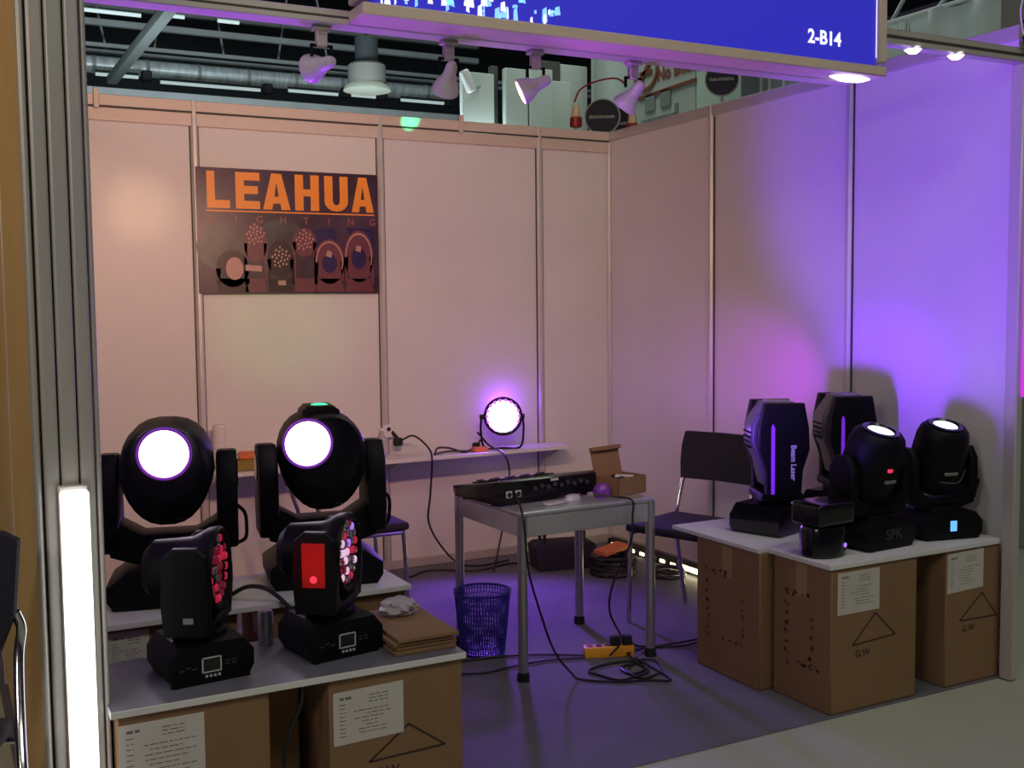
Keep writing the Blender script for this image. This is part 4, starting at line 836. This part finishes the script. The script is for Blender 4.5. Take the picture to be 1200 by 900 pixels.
# pale booth walls beyond the back wall
YW = 7.0
pc = at(693, 120, 1, YW); xl = at(540, 120, 1, YW).x; zt = at(560, 82, 1, YW).z
t = bpy.data.objects.new('neighbour_booth_wall', None); COL.objects.link(t); t.location = (pc.x, YW, 0); tag(t, 'pale panelled wall of a neighbouring booth over the back wall corner', 'wall')
def pan(px0, px1, ytop, name='panel', m=None, dy=0, base=False):
    a, c = at(px0, ytop, 1, YW), at(px1, ytop, 1, YW); b = nb(); box(b, (a.x - pc.x, -.05 + dy, 0), (c.x - pc.x, .05 + dy, a.z), .01); return obj(name, b, m or M_hallw, t)
pan(540, 577, 84); pan(585, 611, 82, dy=-.12); pan(613, 640, 82, dy=-.12); pan(642, 664, 96, dy=-.05); pan(664, 700, 70, dy=.3)
pan(577, 585, 76, 'dark_gap', M_groove, .08); pan(638, 666, 66, 'dark_recess', M_groove, .25); pan(609, 614, 90, 'joint', M_steel, .02)
t = thing('security_camera', 'small white bracket camera on the pale wall beside the second spotlight', 'camera', tuple(at(548, 95, 1, YW - .3)))
b = nb(); box(b, (-.05, -.06, -.14), (.05, .06, .14), .02, Matrix.Rotation(R(-25), 4, 'Y')); obj('camera_body', b, M_white, t)
b = nb(); tube(b, [(.04, .02, -.02), (.15, .1, -.06), (.28, .24, .0)], .02, 8); obj('bracket', b, M_greyp, t)
# side wall parallel to the booth's right wall
XW = pc.x
t = bpy.data.objects.new('notice_wall', None); COL.objects.link(t); t.location = (XW, YW, 0); tag(t, 'pale hall wall with No smoking notice above the right wall', 'wall')
ya = at(815, 100, 0, XW).y; yb = at(868, 100, 0, XW).y
for a, c, m in ((YW, ya, M_hallw), (ya - .02, yb, mat('pale_mint_wall', (.50, .62, .53), .6, noise=(2, (.44, .55, .48), .6, S1)))): b = nb(); box(b, (0, c - YW, 0), (.08, a - YW, 6.0)); obj('wall_panel', b, m, t)
def onw(px, py): q = at(px, py, 0, XW - .01); return (q.x - XW, q.y - YW, q.z)
q = onw(770, 107); 
a, c = Vector(onw(748, 116)), Vector(onw(816, 93))
b = nb(); prism(b, [(a.y, a.z - .02), (c.y, c.z - .02), (c.y, c.z + .02), (a.y, a.z + .02)], -.02, -.005, 'yz'); obj('red_line', b, M_brownp, t)
w_ = text('notice_lettering', 'No smoking', .21, M_brownp, t, onw(800, 79), (PI / 2, 0, -PI / 2), off=.008)
c_ = Vector(onw(757, 82)); b = nb()
for k in range(28):
    a0, a1 = 2 * PI * k / 28, 2 * PI * (k + 1) / 28
    prism(b, [(c_.y + .26 * math.cos(a0), c_.z + .26 * math.sin(a0)), (c_.y + .26 * math.cos(a1), c_.z + .26 * math.sin(a1)), (c_.y + .215 * math.cos(a1), c_.z + .215 * math.sin(a1)), (c_.y + .215 * math.cos(a0), c_.z + .215 * math.sin(a0))], -.02, -.005, 'yz')
prism(b, [(c_.y - .16, c_.z + .13), (c_.y - .12, c_.z + .17), (c_.y + .16, c_.z - .13), (c_.y + .12, c_.z - .17)], -.02, -.005, 'yz'); prism(b, [(c_.y - .13, c_.z - .06), (c_.y + .13, c_.z - .06), (c_.y + .13, c_.z - .01), (c_.y - .13, c_.z - .01)], -.02, -.005, 'yz')
obj('notice_symbol', b, M_brownp, t)
for px, py in ((762, 121), (780, 115)):
    c_ = Vector(onw(px, py)); b = nb(); box(b, (-.02, c_.y - .10, c_.z - .10), (-.004, c_.y + .10, c_.z + .10)); obj('grey_notice', b, M_greyp, t)
c_ = Vector(onw(770, 135)); b = nb(); 
for k in range(7): box(b, (-.02, c_.y - .35 + k * .1, c_.z - .05), (-.004, c_.y - .28 + k * .1, c_.z - .02))
box(b, (-.02, c_.y - .42, c_.z - .02), (-.004, c_.y - .36, c_.z + .08)); obj('small_print', b, M_greyp, t)
# round navy signs on posts
def disc(px, py, Y, r, label, word, half=False):
    c = at(px, py, 1, Y); t = thing('round_sign', label, 'sign', (c.x, Y, 0), R(-38), 'round navy signs above the walls')
    b = nb(); cyl(b, (0, .012, c.z), (0, -.012, c.z), r, n=40); s = obj('sign_disc', b, M_text_p, t)
    b = nb(); cyl(b, (0, -.0121, c.z), (0, -.0145, c.z), r * .93, n=40); obj('navy_face', b, M_navy, s)
    b = nb(); rq = random.Random(int(px)); x = -r * .72
    while x < r * .7:
        w = rq.uniform(.006, .016); box(b, (x, -.0152, c.z - r * .09), (x + w, -.0144, c.z + r * rq.uniform(.04, .12))); x += w + .006
    obj('sign_print', b, M_text_p, s, kind='stuff', smooth=False)
    b = nb(); cyl(b, (0, .03, 0), (0, .03, c.z), .018, n=10); obj('sign_post', b, M_text_p, t)
disc(706, 137, 3.0, .165, 'round navy sign above the corner of the booth walls', 'EXPO HALL')
disc(728, 145, 3.6, .16, 'round navy sign half hidden behind the corner sign', 'EXPO')
disc(846, 93, 3.0, .165, 'round navy sign above the second right wall post', 'EXPO HALL')
# red and cream beacons standing on the walls
for px, py, l in ((675, 149, 'red and cream beacon left of the corner navy sign'), (741, 156, 'red and cream beacon right of the corner navy sign'), (88, 107, 'red and cream beacon at the far left end of the back wall')):
    Yp = .35 if px > 100 else .12; q = at(px, py, 1, Yp); t = thing('beacon', l, 'beacon', (q.x, Yp, 0), 0, 'red and cream beacons behind the booth walls')
    b = nb(); cyl(b, (0, 0, 0), (0, 0, q.z), .008, n=8); obj('pole', b, M_steel, t)
    b = nb(); lathe(b, [(0, 0), (.036, 0), (.040, .01), (.038, .058), (.03, .062), (0, .062)], (0, 0, q.z), n=20); obj('red_base', b, M_redm, t, 'dark red lower half')
    b = nb(); lathe(b, [(.030, .06), (.026, .10), (.018, .135), (0, .14)], (0, 0, q.z), n=20); obj('cream_top', b, M_cream, t, 'cream upper half')
b = nb(); tube(b, [tuple(at(673, 120, 1, .35)), tuple(at(680, 105, 1, .35)), tuple(at(700, 95, 1, .35)), tuple(at(722, 92, 1, .35)), tuple(at(735, 100, 1, .35))], .006, 6); tag(obj('hanging_cord', b, M_redm), 'red brown cord arching between the two corner beacons', 'cord')
# blue-grey panel and cloth banner beyond the right wall
XR = 3.2
a, c = at(868, 90, 0, XR), at(1010, 90, 0, XR)
b = nb(); box(b, (XR, c.y, 0), (XR + .06, a.y, 4.2), .01); bp_ = tag(obj('blue_grey_partition', b, M_glass_w), 'blue-grey partition just above the right wall, left of the blue sign end', 'partition')
for px in (893, 903, 920):
    q = at(px, 110, 0, XR); b = nb(); box(b, (XR - .02, q.y - .012, 0), (XR - .002, q.y + .012, 4.2)); obj('mullion', b, M_text_p, bp_)
a, c = at(1000, 30, 0, XR), at(1230, -25, 0, XR); zt = at(1060, 21, 0, XR).z; zl = at(1060, 90, 0, XR).z
t2 = bmesh.new(); n = 60; g = []
for i in range(n + 1):
    y = a.y + (c.y - a.y) * i / n
    g.append([t2.verts.new((XR + .03 * math.sin(i * .4 + j * .35) * (1 if i > 26 else .05) * (1 - .5 * j / 6), y, zt - (zt - zl + .6) * j / 6)) for j in range(7)])
for i in range(n):
    for j in range(6): t2.faces.new((g[i][j], g[i + 1][j], g[i + 1][j + 1], g[i][j + 1]))
b = nb(); merge(b, t2); bn = tag(obj('cloth_banner', b, M_banner), 'grey cloth banner with pale letters above the upper beam at right', 'banner')
mod = bn.modifiers.new('solid', 'SOLIDIFY'); mod.thickness = .01
b = nb(); cyl(b, (XR, a.y, zt), (XR, c.y, zt), .018, n=10); obj('banner_rail', b, M_text_p, bn)
q = at(1047, 36, 0, XR - .06); text('banner_lettering', 'rcali', .13, M_text_p, bn, (XR - .06, q.y, q.z), (PI / 2, 0, -PI / 2), off=.003)
b = nb(); box(b, (XR - .06, a.y - .1, 0), (XR - .0, a.y + .1, zt)); obj('banner_post', b, M_steel, bn)
for i, (pa, pb) in enumerate((((1046, 24), (1061, -4)), ((1100, 8), (1112, -6)))):
    u, v = at(*pa, 0, 4.5), at(*pb, 0, 4.5); v = u + (v - u) * 3; b = nb(); cyl(b, u, v, .02, n=8); tag(obj('roof_stay', b, M_text_p), ['thin pale stay rod above the banner, left one', 'thin pale stay rod above the banner, right one'][i], 'rod', 'stay rods above the banner')
b = nb(); q = at(1178, 20, 0, 2.0); box(b, (2.0, q.y - .8, 0), (2.06, q.y + .03, 3.6)); tag(obj('grey_partition', b, M_hallw), 'grey partition edge at the upper right above the clamps', 'partition')
